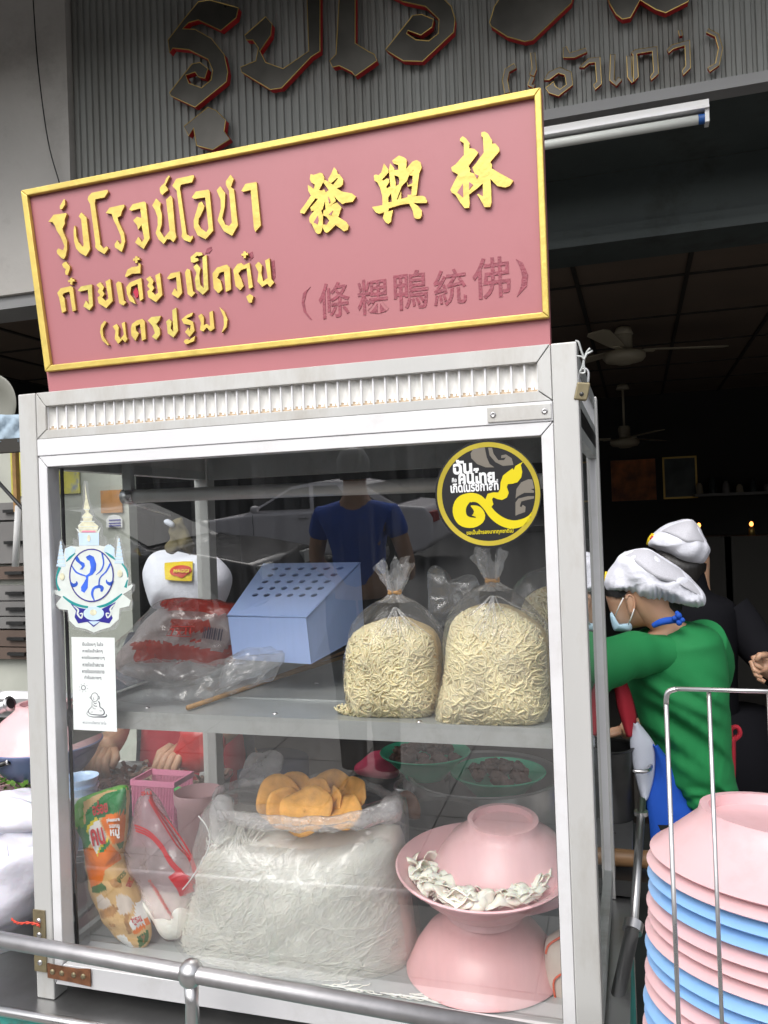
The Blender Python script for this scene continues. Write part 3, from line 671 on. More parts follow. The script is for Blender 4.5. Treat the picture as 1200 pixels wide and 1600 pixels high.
# corner bracket and rusty foot plate, bottom left
a, b = at(54, 1416, -.001), at(77, 1476, -.001)
BR = MB().box(-.001, -.0025, T-.945, .0225, -.0003, T-.857+.012).build('corner_bracket', brassy, CB)
for z in (T-.862, T-.885, T-.905, T-.93): MB().lathe([(.0045, 0), (.0038, .0018), (0, .0022)], (.0105, -.0026, z), 12, Matrix.Rotation(math.pi/2, 3, 'X')).build('screw', steel_p, BR, True)
FP = MB(); FP.prism([Vector((x, -.0024, z)) for x, z in ((.024, T-.953), (.024, T-.93), (.05, T-.9315), (.08, T-.932), (.106, T-.929), (.106, T-.957), (.07, T-.9545))], (0, .002, 0))
FP = FP.build('foot_plate', rust, CB)
for x in (.034, .052, .075, .093): MB().lathe([(.0045, 0), (.0038, .0016), (0, .002)], (x, -.0025, T-.942), 12, Matrix.Rotation(math.pi/2, 3, 'X')).build('screw', brassy, FP, True)

# ---------------------------------------------------------------- padlock and wire on the right post
p = at(909, 612, .005)
PL = thing('padlock', 'small worn brass padlock hanging by wire from the right post', 'padlock', (p.x, p.y, p.z-.02))
bx = Vector((.008, 0, -.0025)); up = Vector((.0025, 0, .0115))
m = MB().slab(p, (.0085, .002, -.001), (-.001, .006, 0), (.0028, 0, .0115)).build('lock_body', brassy, PL); bevel(m, .002, 3)
sh = [p+Vector((-.004, 0, .011)), p+Vector((-.003, 0, .022)), p+Vector((0, 0, .029)), p+Vector((.006, 0, .030)), p+Vector((.0095, 0, .024)), p+Vector((.0085, 0, .010))]
MB().tube(catmull(sh, 4, False), .0018, 8).build('shackle', steel, PL, True)
MB().lathe([(.003, 0), (.0025, .0006), (0, .0006)], p+Vector((0, -.0065, -.004)), 10, Matrix.Rotation(math.pi/2, 3, 'X')).build('keyhole', dark_st, PL, True)
wpt = [at(x, y, .004) for x, y in ((899, 533), (904, 535), (908, 548), (912, 560), (910, 573), (906, 582), (914, 582), (912, 568), (916, 552), (922, 544))]
wire = MB().tube(catmull(wpt, 4, False), .0016, 6); wire.tube([at(x, y, .003) for x, y in ((898, 556), (908, 557), (913, 562), (917, 553), (926, 548))], .0015, 6)
tag(wire.build('wire_twist', alu_d, None, True), 'twisted grey wire looped over the right post above the padlock', 'wire')
# ---------------------------------------------------------------- pink sign board on the cabinet roof
SB = thing('sign_board', 'pink gold framed sign board with gold Thai and Chinese letters above the cabinet', 'sign', (.43, .04, T))
SY = .03
def sp(x, y, o=0.): return at(x, y, SY-o)
MB().prism([at(x, y, SY) for x, y in ((36, 299), (846, 139), (860, 540), (77, 614))], (0, .018, 0)).build('board', pink_s, SB)
tl, tr, br, bl = (37, 300), (846, 140), (859, 498), (75, 582)
tli, tri, bri, bli = (47, 308), (836, 154), (848.5, 489.5), (83.5, 571.5)
for P in ((tl, tr, tri, tli), (tr, br, bri, tri), (bl, br, bri, bli), (tl, bl, bli, tli)):
    c = (sum(p[0] for p in P)/4, sum(p[1] for p in P)/4)
    bevel(MB().prism([at(x, y, SY-.0002) for x, y in P], (0, -.008, 0)).build('frame_strip', gold, SB), .0015, 2)
def raise_on(polys, sc, ox, oy, th=.0052, name='letter', m=None, side=None, par=None, bv=True, g=.0003):
    mb = MB()
    for i, P in enumerate(polys):
        mb.prism([at(ox+a/sc, oy+b/sc, SY-.0002) for a, b in P], (0, -th-g*i, 0), 0, 1)
    return mb.build(name, [m or gold, side or gold_e], par or SB)
s3 = 1200/430
L1 = [
 [Q(187,192,186,178,204,147,208,150,209,170,197,190),
  Q(137,246,160,216,214,208,216,215,207,238,208,255,198,275,201,290,218,330,218,365,212,395,205,408,195,405,176,385,173,372,180,362,201,370,207,352,190,310,172,282,165,262,155,248),
  Q(197,432,203,424,215,419,219,427,229,438,231,448,222,477,213,476,210,466,213,452,203,445)],
 [Q(246,285,248,268,252,262,256,280,258,310,268,335,285,355,290,348,279,235,268,222,280,205,302,228,318,365,300,396,275,382,257,362,248,330)],
 [Q(307,148,311,135,325,120,392,107,396,116,380,140,341,148,338,165,361,330,362,345,376,362,390,352,397,362,380,387,352,370,340,357,341,340,318,168)],
 [Q(386,208,402,185,465,171,467,180,455,202,452,218,437,228,443,250,465,295,470,330,462,360,455,377,426,357,424,345,436,325,448,345,455,335,450,305,432,262,420,238,412,212)],
 [Q(487,193,503,170,553,158,560,164,577,318,550,364,513,336,528,311,543,335,553,320,541,258,527,281,522,262,505,240,522,224,541,230,536,188,497,198)],
 [Q(588,175,605,145,625,165,622,185,630,215,629,258,621,285,640,315,664,285,648,150,668,132,675,142,688,290,693,312,680,335,666,322,652,322,638,343,615,322,603,295,612,260,611,225,600,195),
  Q(622,115,621,100,630,88,641,80,648,60,661,44,664,50,652,75,645,88,655,100,656,110,645,118,633,130,626,125)],
 [Q(675,90,692,60,767,43,770,52,760,75,712,85,708,98,737,300,755,311,763,305,765,315,752,335,726,325,715,310,718,295,694,110)],
 [Q(760,140,777,115,832,106,837,115,853,285,820,322,785,305,769,270,768,240,780,200,790,165,803,158,815,180,812,190,798,220,790,232,788,255,800,275,823,292,833,275,818,140,770,147)],
 [Q(868,110,883,92,905,122,903,180,892,230,905,258,922,265,934,250,922,112,908,85,908,70,928,42,942,60,930,95,943,105,960,262,935,307,900,288,872,240,886,190,885,150)],
 [Q(975,112,993,82,1041,73,1060,262,1036,290,1030,275,1016,108,985,116)],
]
for P in L1: raise_on(P, s3, 30, 260)
def plus(x, y, r=14): return [Q(x-r, y-4, x-5, y-6, x-4, y-r, x+5, y-r-1, x+6, y-8, x+r, y-9, x+r+1, y+1, x+6, y+2, x+5, y+r, x-4, y+r+1, x-5, y+4, x-r+1, y+5)]
yai = lambda dx, dy: Q(345+dx,520+dy,362+dx,508+dy,378+dx,530+dy,372+dx,545+dy,380+dx,560+dy,370+dx,575+dy,385+dx,590+dy,398+dx,580+dy,385+dx,505+dy,405+dx,494+dy,416+dx,590+dy,388+dx,621+dy,355+dx,600+dy,350+dx,575+dy,362+dx,565+dy,350+dx,550+dy,358+dx,535+dy)
L2 = [
 [Q(175,555,190,535,234,525,243,532,256,630,241,636,228,549,203,556,197,566,206,578,213,633,196,642,183,575)] + plus(236, 504),
 [Q(264,545,278,527,325,518,330,610,315,630,288,613,300,588,313,606,308,541,275,549)],
 [yai(0, 0)],
 [Q(430,515,440,505,453,510,465,588,475,595,462,610,445,600)],
 [Q(475,530,490,510,540,490,549,580,535,591,524,516,496,529,492,560,506,580,515,603,490,590,478,560),
  Q(470,482,480,455,500,443,527,440,530,425,538,430,536,470,500,472,475,487)] + plus(519, 411),
 [yai(216, -26)],
 [Q(652,492,668,470,707,462,718,555,700,578,672,560,685,535,697,549,692,486,662,496)],
 [Q(730,465,740,450,752,455,765,548,775,555,758,573,742,560)],
 [Q(767,442,782,428,798,448,792,480,797,520,812,535,806,400,824,390,832,540,808,563,780,540,773,500,780,468),
  Q(757,422,755,400,780,378,803,380,808,391,790,396,785,393,773,402,788,406,790,415,770,424)],
 [Q(850,470,870,445,912,432,925,445,930,540,908,551,900,462,880,468,870,490,885,500,893,540,875,557,855,535,852,500)],
 [Q(940,455,958,430,975,425,985,435,1010,424,1025,530,1008,537,998,447,975,455,962,470,975,495,985,525,970,544,950,525,945,490),
  Q(997,572,1012,560,1028,570,1020,598,1008,598)] + plus(990, 390),
 [Q(1035,435,1050,420,1065,435,1062,470,1070,505,1090,490,1078,415,1097,404,1106,495,1118,510,1100,530,1088,515,1065,529,1045,505,1050,465)],
]
for i, P in enumerate(L2): raise_on(P, s3, 30, 260, m=gold2 if i in (1, 8) else gold)
raise_on([Q(500,550,512,525,524,552,520,572,512,575)], s3, 30, 260, .002, 'red_heart', hearted, hearted)
for P in ([Q(812,380,820,358,838,350,842,362,830,378)], [Q(1000,380,1018,372,1022,395,1008,410)], [Q(1100,415,1113,410,1118,480,1108,500)]): raise_on(P, s3, 30, 260, .0006, 'glue_trace', ghost, ghost)
L3 = [
 [Q(380,676,388,682,372,710,375,745,400,780,394,783,370,760,361,725,365,695)],
 [Q(416,700,433,690,442,705,440,740,450,755,465,735,455,688,468,680,475,745,480,755,470,770,458,757,440,776,425,755,428,720)],
 [Q(500,690,520,675,545,668,555,680,560,755,543,763,535,690,515,700,518,720,530,730,515,763,497,740,495,710)],
 [Q(568,675,585,660,625,655,618,675,605,690,620,710,622,735,605,759,586,745,600,730,590,700,575,682)],
 [Q(648,680,662,668,672,680,668,710,680,726,675,630,692,619,700,720,680,749,655,730,653,700)],
 [Q(715,670,740,650,765,640,760,655,735,666,765,680,772,720,750,746,730,725,745,705,752,720,755,695,725,689), Q(725,768,730,758,745,755,748,762,760,752,775,742,770,765,735,779)],
 [Q(788,655,802,645,812,660,812,695,825,690,840,700,836,640,850,632,858,710,840,722,825,705,808,723,795,715,800,685)],
 [Q(880,617,900,635,915,670,910,705,890,728,900,695,898,660)],
]
for i, P in enumerate(L3): raise_on(P, s3, 30, 260, m=gold2 if i in (3, 4) else gold)
LIN = [Q(300,190,340,155,390,185,450,265,440,340,520,350,583,405,560,445,432,615,462,670,450,710,520,735,565,820,590,765,530,740,490,640,560,560,670,405,655,170,630,150,632,95,680,82,730,110,800,220,795,268,850,268,905,330,915,385,770,555,800,600,790,650,920,730,1130,845,1080,920,1010,950,885,930,830,880,772,815,785,1000,790,1190,770,1255,680,1255,600,1110,565,1055,590,1050,655,1090,655,885,560,970,440,1060,450,1200,440,1265,370,1272,290,1165,225,1060,170,1030,150,985,200,880,270,745,180,700,160,640,230,590,360,445,358,260,330,240,300,225)]
# holes of the character: small pink insets that let the board show between the strokes
LINH = [Q(255,1030,345,890,350,1110), Q(442,865,505,910,442,985), Q(525,742,588,765,566,815)]
XING = [
 Q(130,495,165,478,220,490,270,440,300,330,318,268,400,380,405,440,285,570,300,598,370,550,410,560,415,620,360,705,375,738,440,700,450,830,400,900,400,1000,468,985,420,500,412,380,435,268,500,345,520,400,515,500,540,640,530,760,555,955,580,940,640,790,640,935,760,900,760,850,790,860,830,850,840,690,760,705,745,600,770,680,850,640,855,500,785,490,860,385,870,480,835,880,920,880,1040,875,1090,900,1130,980,1110,1010,1050,1010,870,1010,960,1070,1025,1150,1025,1250,990,1300,930,1308,880,1280,855,1150,790,1020,640,1040,410,1110,400,1170,490,1140,460,1270,450,1360,400,1400,350,1370,298,1290,325,1180,230,1212,160,1180,95,1085,290,1050,290,900,245,720,190,620,135,585),
 Q(470,220,600,125,700,160,745,205,735,375,850,240,930,210,1000,250,1025,350,980,450,925,870,840,880,870,385,790,490,745,600,650,700,555,955,520,640,535,700,600,660,610,580,590,520,515,490,515,395,590,390,585,300,500,275),
]
FA = [
 Q(270,232,330,245,440,203,490,215,525,300,520,345,425,530,490,535,520,510,550,570,610,530,500,380,535,335,690,430,780,310,765,300,650,400,600,370,600,310,650,230,705,103,750,150,775,230,810,235,875,330,870,420,830,465,755,495,850,555,1040,590,1115,650,1050,750,920,765,860,790,800,740,710,645,735,710,735,740,620,830,690,790,760,760,845,850,785,1030,930,1120,980,1190,960,1270,890,1298,820,1240,735,1180,600,1310,570,1328,530,1305,490,1220,500,1170,565,1180,620,1100,560,1020,500,1000,510,910,550,890,535,740,490,890,465,910,500,1000,495,1180,480,1280,450,1335,405,1348,365,1320,290,1160,250,1130,240,1050,270,990,340,910,280,918,262,850,300,820,410,690,355,685,250,830,150,970,75,955,75,910,130,840,275,630,225,540,215,435,260,455,325,505,350,425,280,385,252,320),
]
FAH = [Q(325,1130,405,1000,420,1100,400,1172), Q(610,985,690,910,655,1000), Q(595,650,625,690,640,750,615,780)]
raise_on(LIN, 10, 690, 200, name='chinese_letter'); raise_on(XING, 12, 575, 235, name='chinese_letter'); raise_on(FA, 12, 465, 255, name='chinese_letter')
raise_on(LINH, 10, 690, 200, .0056, 'letter_gap', pink_s, redside); raise_on(FAH, 12, 465, 255, .0056, 'letter_gap', pink_s, redside)
xd, yd = Vector((1, 0, 0)), Vector((0, 0, 1))
for ch, x, y, h in (('條', 522, 469, .053), ('粿', 582.5, 463, .052), ('鴨', 642, 453, .056), ('統', 703, 449, .052), ('佛', 767.6, 434, .058)):
    text('glue_trace', ch, at(x, y, SY-.0002), h, xd, yd, ghost, SB, .0007, .009, wide=h*.92)
for P in (Q(50,172,30,200,18,250,28,300,58,340,48,336,15,300,5,255,12,205), Q(1090,32,1125,50,1152,110,1145,170,1095,223,1115,170,1122,120,1110,70)):
    raise_on([P], 1200/370, 470, 395, .0007, 'glue_trace', ghost, ghost)
# ---------------------------------------------------------------- stickers and the paper on the front pane
NP = Vector((0, -1, -TILT)).normalized()
def flat(polys, sc, ox, oy, m, off, parent, name, th=.0002):
    mb = MB()
    for P in polys: mb.prism([atp(ox+a/sc, oy+b/sc, off) for a, b in P], NP*th)
    return mb.build(name, m, parent)
def ell(cx, cy, rx, ry, n=48, rot=0):
    return [(cx+rx*math.cos(2*math.pi*k/n)*math.cos(rot)-ry*math.sin(2*math.pi*k/n)*math.sin(rot), cy+rx*math.cos(2*math.pi*k/n)*math.sin(rot)+ry*math.sin(2*math.pi*k/n)*math.cos(rot)) for k in range(n)]
def quads(L, R_): return [[L[i], L[i+1], R_[i+1], R_[i]] for i in range(len(L)-1)]
def strokes(pts, n=4): return quads(*ribbon(pts, n))
def ring(cx, cy, rx, ry, w_, n=64): return [[(cx+math.cos(a)*(rx-k), cy+math.sin(a)*(ry-k)) for a, k in ((2*math.pi*i/n, 0), (2*math.pi*(i+1)/n, 0), (2*math.pi*(i+1)/n, w_), (2*math.pi*i/n, w_))] for i in range(n)]
def up3(fn): return [[(x, y, w_) for x, y, w_ in fn]]
p = atp(762, 771)
RS = thing('round_sticker', 'round black and gold sticker with Thai lettering and yellow numeral on the front glass', 'sticker', p)
k = 1200/180; o = (675, 680)
flat([ell(586, 613, 553, 562, 72)], k, *o, st_black, .0004, RS, 'disc')
flat(ring(590, 612, 537, 540, 50), k, *o, st_gold, .0007, RS, 'gold_ring')
for P_ in [Q(402,190,430,145,550,125,570,230,600,300,650,335,560,335,470,300,410,240), Q(585,130,625,130,640,190,690,260,750,260,770,232,720,240,722,210,770,200,830,240,848,310,740,320,660,280,600,210),
      Q(870,660,880,560,930,490,1000,460,1045,460,1065,555,1030,562,1065,580,1060,600,960,600,890,640), Q(870,840,870,700,900,660,1000,635,1065,635,1060,660,1000,672,930,690,915,740,930,752,945,725,975,745,970,800,900,825)]: flat([P_], k, *o, st_grey, .0007, RS, 'grey_flourish')
sw = [(405,735,10),(470,775,85),(485,850,140),(420,905,120),(330,875,150),(285,790,140),(315,700,140),(400,650,100),(490,665,85),(565,740,75),(640,835,85),(740,905,90),(850,930,85),(950,905,70),(1015,855,40),(1040,800,4)]
flat(strokes(sw), k, *o, st_yel, .0007, RS, 'yellow_numeral')
flat([Q(555,670,580,610,640,595,690,597,710,560,715,490,740,420,790,380,840,345,850,365,870,320,950,275,925,310,940,380,930,440,890,490,840,505,790,510,780,540,800,600,780,650,730,675,680,665,640,648,625,665,640,720,600,770)], k, *o, st_yel, .0010, RS, 'yellow_flame')
flat(strokes([(405,700,20),(370,760,28),(380,830,28),(455,855,10)]), k, *o, st_black, .0010, RS, 'spiral_gap')
XP = Vector((1, 0, 0)); YP = NP.cross(XP)*-1 if NP.cross(XP).z < 0 else NP.cross(XP)
def ptext(body, x, y, hpx, wpx, m, parent, name, sc, ox, oy, off=.0009, bold=.03, rot=0.):
    c = atp(ox+x/sc, oy+y/sc, off); a = atp(ox+(x+wpx/2)/sc, oy+y/sc, off)-atp(ox+(x-wpx/2)/sc, oy+y/sc, off); b = atp(ox+x/sc, oy+(y-hpx/2)/sc, off)-atp(ox+x/sc, oy+(y+hpx/2)/sc, off)
    xr = XP*math.cos(rot)+YP*math.sin(rot); yr = YP*math.cos(rot)-XP*math.sin(rot)
    return text(name, body, c, b.length, xr, yr, m, parent, .0002, bold, a.length)
ptext('ฉัน', 318, 330, 155, 200, st_white, RS, 'lettering', k, *o, bold=.045)
ptext('คนไทย', 462, 425, 165, 380, st_white, RS, 'lettering', k, *o, .0012, bold=.045)
ptext('คือ', 232, 468, 48, 50, st_white, RS, 'lettering', k, *o)
ptext('เกิดในรัชกาลที่', 440, 530, 115, 500, st_white, RS, 'lettering', k, *o, bold=.035, rot=.02)
ptext('ขอเป็นข้ารองบาททุกชาติไป', 602, 1008, 62, 490, st_yel, RS, 'lettering', k, *o, bold=.02, rot=.02)

ES = thing('emblem_sticker', 'tall white and blue crown emblem sticker on the left of the front glass', 'sticker', atp(147, 870))
k = 1600/260; o = (75, 740)
EB = catmull(Q(340,85,380,75,388,110,398,250,432,340,458,420,530,500,525,600,562,600,572,670,640,680,645,600,690,595,720,700,742,850,778,920,802,1050,838,1060,830,1130,795,1180,822,1230,800,1310,705,1330,692,1430,640,1500,530,1515,440,1552,350,1512,250,1492,190,1420,182,1330,100,1312,52,1250,78,1190,32,1130,38,1088,85,1110,66,1000,86,880,105,650,140,640,162,690,240,680,238,620,282,640,278,540,310,450,335,300), 2)
flat([EB], k, *o, emb_clr, .0003, ES, 'clear_edge')
flat([Q(75,1000,110,900,92,850,120,640,150,800,165,720,220,697,300,702,295,565,262,520,300,550,290,500,340,450,328,410,365,370,343,335,360,240,355,90,378,240,402,335,388,370,432,410,420,450,485,505,475,555,508,515,490,570,490,690,540,700,580,680,640,720,650,850,672,600,727,850,735,880,775,1000,768,1085,805,1065,818,1075,795,1115,720,1160,795,1220,780,1272,690,1295,680,1400,600,1475,510,1502,440,1528,370,1495,270,1475,205,1410,192,1312,110,1302,75,1260,130,1185,60,1155,38,1105,85,1125,100,1118)], k, *o, em_white, .0006, ES, 'emblem_body')
flat([Q(290,510,340,452,328,412,365,372,343,335,360,240,355,92,378,240,402,335,388,372,432,412,420,452,485,507,470,560,305,560)], k, *o, em_cream, .0009, ES, 'crown_spire')
flat([Q(330,548,450,548,465,565,320,565)], k, *o, em_pink, .0012, ES, 'crown_line')
for y in (340, 415, 455, 505, 530): flat([Q(345-(y-340)*.28, y, 400+(y-340)*.42, y, 400+(y-340)*.42, y+7, 345-(y-340)*.28, y+7)], k, *o, em_white, .0012, ES, 'crown_band')
flat([Q(292,572,490,572,490,690,303,690), Q(165,760,170,722,225,700,265,720,255,760,180,830), Q(535,745,560,690,600,682,640,720,635,800)], k, *o, em_lblue, .0009, ES, 'blue_field')
for cx in (125, 684):
    for j in range(7):
        y = 650+j*36 if cx < 400 else 620+j*36; w1 = 3+j*6; w2 = 7+j*6.4
        flat([Q(cx-w1, y, cx+w1, y, cx+w2, y+27, cx-w2, y+27)], k, *o, em_lblue, .0009, ES, 'umbrella_tier')
flat(strokes([(175,845,8),(215,805,22),(262,765,6)])+strokes([(545,750,6),(600,790,22),(645,825,10)])+strokes([(115,900,26),(85,990,14),(85,1060,14),(112,1125,22)])+strokes([(712,865,14),(755,930,16),(768,1000,6)])+strokes([(765,1020,8),(745,1095,26)])
     +strokes([(145,1180,14),(220,1235,24),(300,1268,24),(385,1285,20)])+strokes([(470,1285,20),(560,1262,26),(640,1215,24),(712,1155,12)]), k, *o, em_teal, .0009, ES, 'teal_band')
flat([ell(418, 978, 218, 260)], k, *o, em_cream, .0009, ES, 'oval_rim')
flat([ell(418, 978, 208, 250)], k, *o, em_white, .0012, ES, 'oval_field')
flat(ring(418, 978, 214, 256, 11), k, *o, em_navy, .0015, ES, 'oval_ring')
flat([Q(365,800,400,780,440,800,465,870,460,930,430,970,388,990,385,1040,382,1100,350,1145,320,1130,318,1090,350,1040,368,1005,360,985,400,955,412,900,400,840,375,825),
      Q(258,805,285,795,310,840,350,860,355,890,330,922,305,922,328,893,310,872,270,840)]+strokes([(228,885,10),(275,950,16),(365,985,12)])+strokes([(520,765,16),(535,860,13),(510,930,13),(460,975,4)])
     +strokes([(600,865,18),(560,940,14),(500,1005,12),(490,1085,14)])+strokes([(445,1220,10),(425,1160,22),(440,1105,22),(490,1085,30),(520,1100,34),(512,1135,18)])+strokes([(215,1040,10),(240,1075,36),(275,1060,26),(275,1035,6)])+strokes([(628,1030,10),(600,1060,34),(568,1045,20),(562,1020,6)]), k, *o, em_blue, .0015, ES, 'monogram')
flat([Q(218,1250,300,1290,350,1300,520,1300,652,1235,600,1330,622,1390,590,1440,500,1425,440,1475,380,1425,290,1440,256,1380,270,1320)], k, *o, em_navy, .0009, ES, 'blue_base')
flat([ell(440, 1345, 98, 66), Q(390,1420,500,1420,440,1460)], k, *o, em_lblue, .0012, ES, 'base_cloud')
flat(strokes([(245,1270,6),(290,1310,18),(285,1350,16),(320,1390,14),(330,1345,12),(305,1350,10)])+strokes([(640,1255,6),(600,1300,18),(608,1340,16),(575,1385,14),(560,1345,12),(590,1345,10)]), k, *o, em_white, .0012, ES, 'white_scroll')
flat([ell(435, 1335, 34, 30), ell(135, 990, 24, 34), ell(690, 960, 24, 34), ell(392, 620, 16, 34)], k, *o, em_cream, .0015, ES, 'cream_motif')

PN = thing('paper_notice', 'white paper slip with six Thai lines and a seated monk drawing on the front glass', 'notice', atp(148, 1140))
k = 1600/165; o = (110, 985)
flat([Q(15,100,670,110,708,1535,50,1502)], k, *o, paper, .0004, PN, 'sheet')
for i, (b_, x, wd) in enumerate((('ยิ้มน้อยๆ ในใจ', 338, 312), ('หายใจเข้าลึกๆ', 335, 300), ('หายใจออกยาวๆ', 345, 340), ('หายใจเข้าสบาย', 345, 318), ('หายใจออกสบาย', 345, 335), ('ทำใจสบายๆ', 340, 250))):
    ptext(b_, x, 213+i*101, 66, wd, ink, PN, 'text_line', k, *o, .0006, .006)
ptext('พระอาจารย์ไพศาล วิสาโล', 362, 1397, 46, 355, ink2, PN, 'text_line', k, *o, .0006, .0)
mk = ring(198, 868, 34, 38, 8, 20)
for a in range(8):
    an = a*math.pi/4+.2; mk += [[(198+math.cos(an)*r1-math.sin(an)*3*s, 868+math.sin(an)*r1+math.cos(an)*3*s) for r1, s in ((56, -1), (70, -1), (70, 1), (56, 1))]]
mk += ring(368, 1012, 56, 70, 7, 28)
for st in ([(305,1000,3),(298,1020,9),(310,1035,4)], [(425,1000,10),(442,1012,6),(430,1045,12)], [(350,1015,4),(352,1045,4),(365,1052,4)], [(328,1075,6),(326,1150,6),(300,1180,8),(272,1220,9),(300,1265,9),(400,1280,12),(490,1280,16),(515,1240,14),(490,1190,12),(450,1160,12),(442,1100,14),(422,1075,12)],
           [(350,1090,6),(375,1110,10),(405,1098,4)], [(345,1120,4),(370,1145,9),(405,1148,9)], [(340,1150,4),(350,1185,5),(390,1188,5)], [(310,1238,4),(340,1236,6)], [(440,1218,4),(475,1220,8)],
           [(268,1225,5),(250,1260,6),(280,1295,6),(350,1312,12),(440,1310,16),(520,1310,20),(550,1290,12),(540,1265,4)]): mk += strokes(st, 4)
flat(mk, k, *o, ink, .0006, PN, 'ink_drawing')
# ---------------------------------------------------------------- bowls
BOWL = [(0, .010), (.046, .010), (.0475, 0), (.055, 0), (.0565, .011), (.064, .018), (.085, .034), (.103, .058), (.113, .080), (.118, .086), (.1185, .089), (.1165, .0905),
        (.111, .083), (.101, .060), (.083, .038), (.06, .022), (.03, .0165), (0, .0155)]
def bowl(name, c, m, label, s=1., flip=False, tilt=(0, 0), group=None, cat='bowl', prof=None, hs=1.):
    pr = [(r*s, z*s*hs) for r, z in (prof or BOWL)]
    M = Matrix.Rotation(tilt[0], 3, 'X') @ Matrix.Rotation(tilt[1], 3, 'Y')
    if flip: M = M @ Matrix.Rotation(math.pi, 3, 'X')
    o = MB().lathe(pr, c, 64, M).build(name, m, None, 50, origin=c); return tag(o, label, cat, group)
ZF = T-.9312                                     # top of the cabinet's floor tray
b1 = atz(772, 1500, ZF+.045); BX, BY = .715, .152
H = .0905
bowl('pink_bowl', (BX, BY, ZF+H*1.03+.0008), pink_b2, 'upturned pink bowl standing on the cabinet floor under the noodle bowl', 1.03, True)
zb1 = ZF+.0945
RIMB = [(0, .012), (.05, .012), (.0515, 0), (.060, 0), (.0615, .012), (.075, .02), (.1, .042), (.122, .066), (.134, .0745), (.1345, .077), (.132, .0785), (.119, .0705), (.097, .047), (.072, .026), (.04, .018), (0, .0165)]
bowl('pink_bowl', (BX+.005, BY-.012, zb1), pink_b, 'wide pink bowl of rice noodles balanced between two upturned bowls', 1., False, (.10, .03), prof=RIMB)
bowl('pink_bowl', (BX+.035, BY+.012, zb1+.135), pink_b, 'upturned pink bowl covering the wide rice noodles', 1., True, (.10, .02), hs=1.)
# wide rice noodles
mb = MB(); rn = random.Random(5)
cN = Vector((BX+.004, BY-.012, zb1+.052))
for i in range(95):
    a = rn.uniform(-math.pi, .35) if rn.random() < .8 else rn.uniform(-math.pi, math.pi); rr_ = .06+.045*math.sqrt(rn.random())
    p = cN + Vector((rr_*math.cos(a), rr_*math.sin(a), rn.uniform(-.002, .012)+.3*max(0, rr_-.08)))
    h_ = a+math.pi/2+rn.gauss(0, .7); L_ = rn.randint(8, 14); wd = rn.uniform(.007, .0125); rows = []; ph = rn.uniform(0, 6.28); am = rn.uniform(.003, .009); tw = rn.uniform(-.7, .7)
    for j in range(L_):
        d = Vector((math.cos(h_), math.sin(h_), 0)); sd = Vector((-math.sin(h_)*math.cos(tw), math.cos(h_)*math.cos(tw), math.sin(tw)))
        up = Vector((0, 0, am*math.sin(j*.85+ph)))
        rows.append([p+up-sd*wd, p+up-sd*wd*.4+Vector((0, 0, .0022)), p+up+sd*wd*.4+Vector((0, 0, .0016)), p+up+sd*wd]); p = p+d*.0052; h_ += rn.uniform(-.42, .42); tw += rn.uniform(-.28, .28)
        q = p-cN; l = math.hypot(q.x, q.y)
        if l > .106: p.x, p.y = cN.x+q.x/l*.106, cN.y+q.y/l*.106; h_ += .5
        p.z = max(p.z, cN.z-.004+.32*max(0, l-.07))
    mb.grid(rows)
o = tag(mb.build('rice_noodle_ribbons', wide_n, None, True), 'loose translucent wide rice noodles lying in the wide pink bowl', 'noodles', kind='stuff')
md = o.modifiers.new('t', 'SOLIDIFY'); md.thickness = .0012

# ---------------------------------------------------------------- strands on a puffy mass
def strands(P, N, L_, step, r, curl, seed, flow=0., fs=18., off=0., lift=.006, sides=4, rmax=.97, inside=None):
    mb = MB(); rn = random.Random(seed)
    xs = [p[0] for p in P.P]; zs = [p[1] for p in P.P]; i = 0
    while i < N:
        X, Z = rn.uniform(min(xs), max(xs)), rn.uniform(min(zs), max(zs))
        if P.rr(X, Z) > rmax: continue
        i += 1; a = rn.uniform(0, 6.28); k = rn.gauss(0, curl); pts = []; o_ = off+rn.uniform(0, lift); do = rn.uniform(-.4, .4)
        for j in range(int(L_*rn.uniform(.6, 1.4))):
            if P.rr(X, Z) > .985: break
            pts.append(P.surf(X, Z, o_+lift*.4*math.sin(j*.5+do*9)))
            if flow:
                t = noise.noise(Vector((X*fs, Z*fs, P.seed*3.1)))*flow; a = a*.7+(t+k)*.3 if j else t+k
            else:
                a += k+rn.gauss(0, curl*.12); k = k*.975+rn.gauss(0, curl*.2)
            X += math.cos(a)*step; Z += math.sin(a)*step
        if len(pts) > 3: mb.tube(pts, r*rn.uniform(.85, 1.15), sides, cap=False)
    return mb
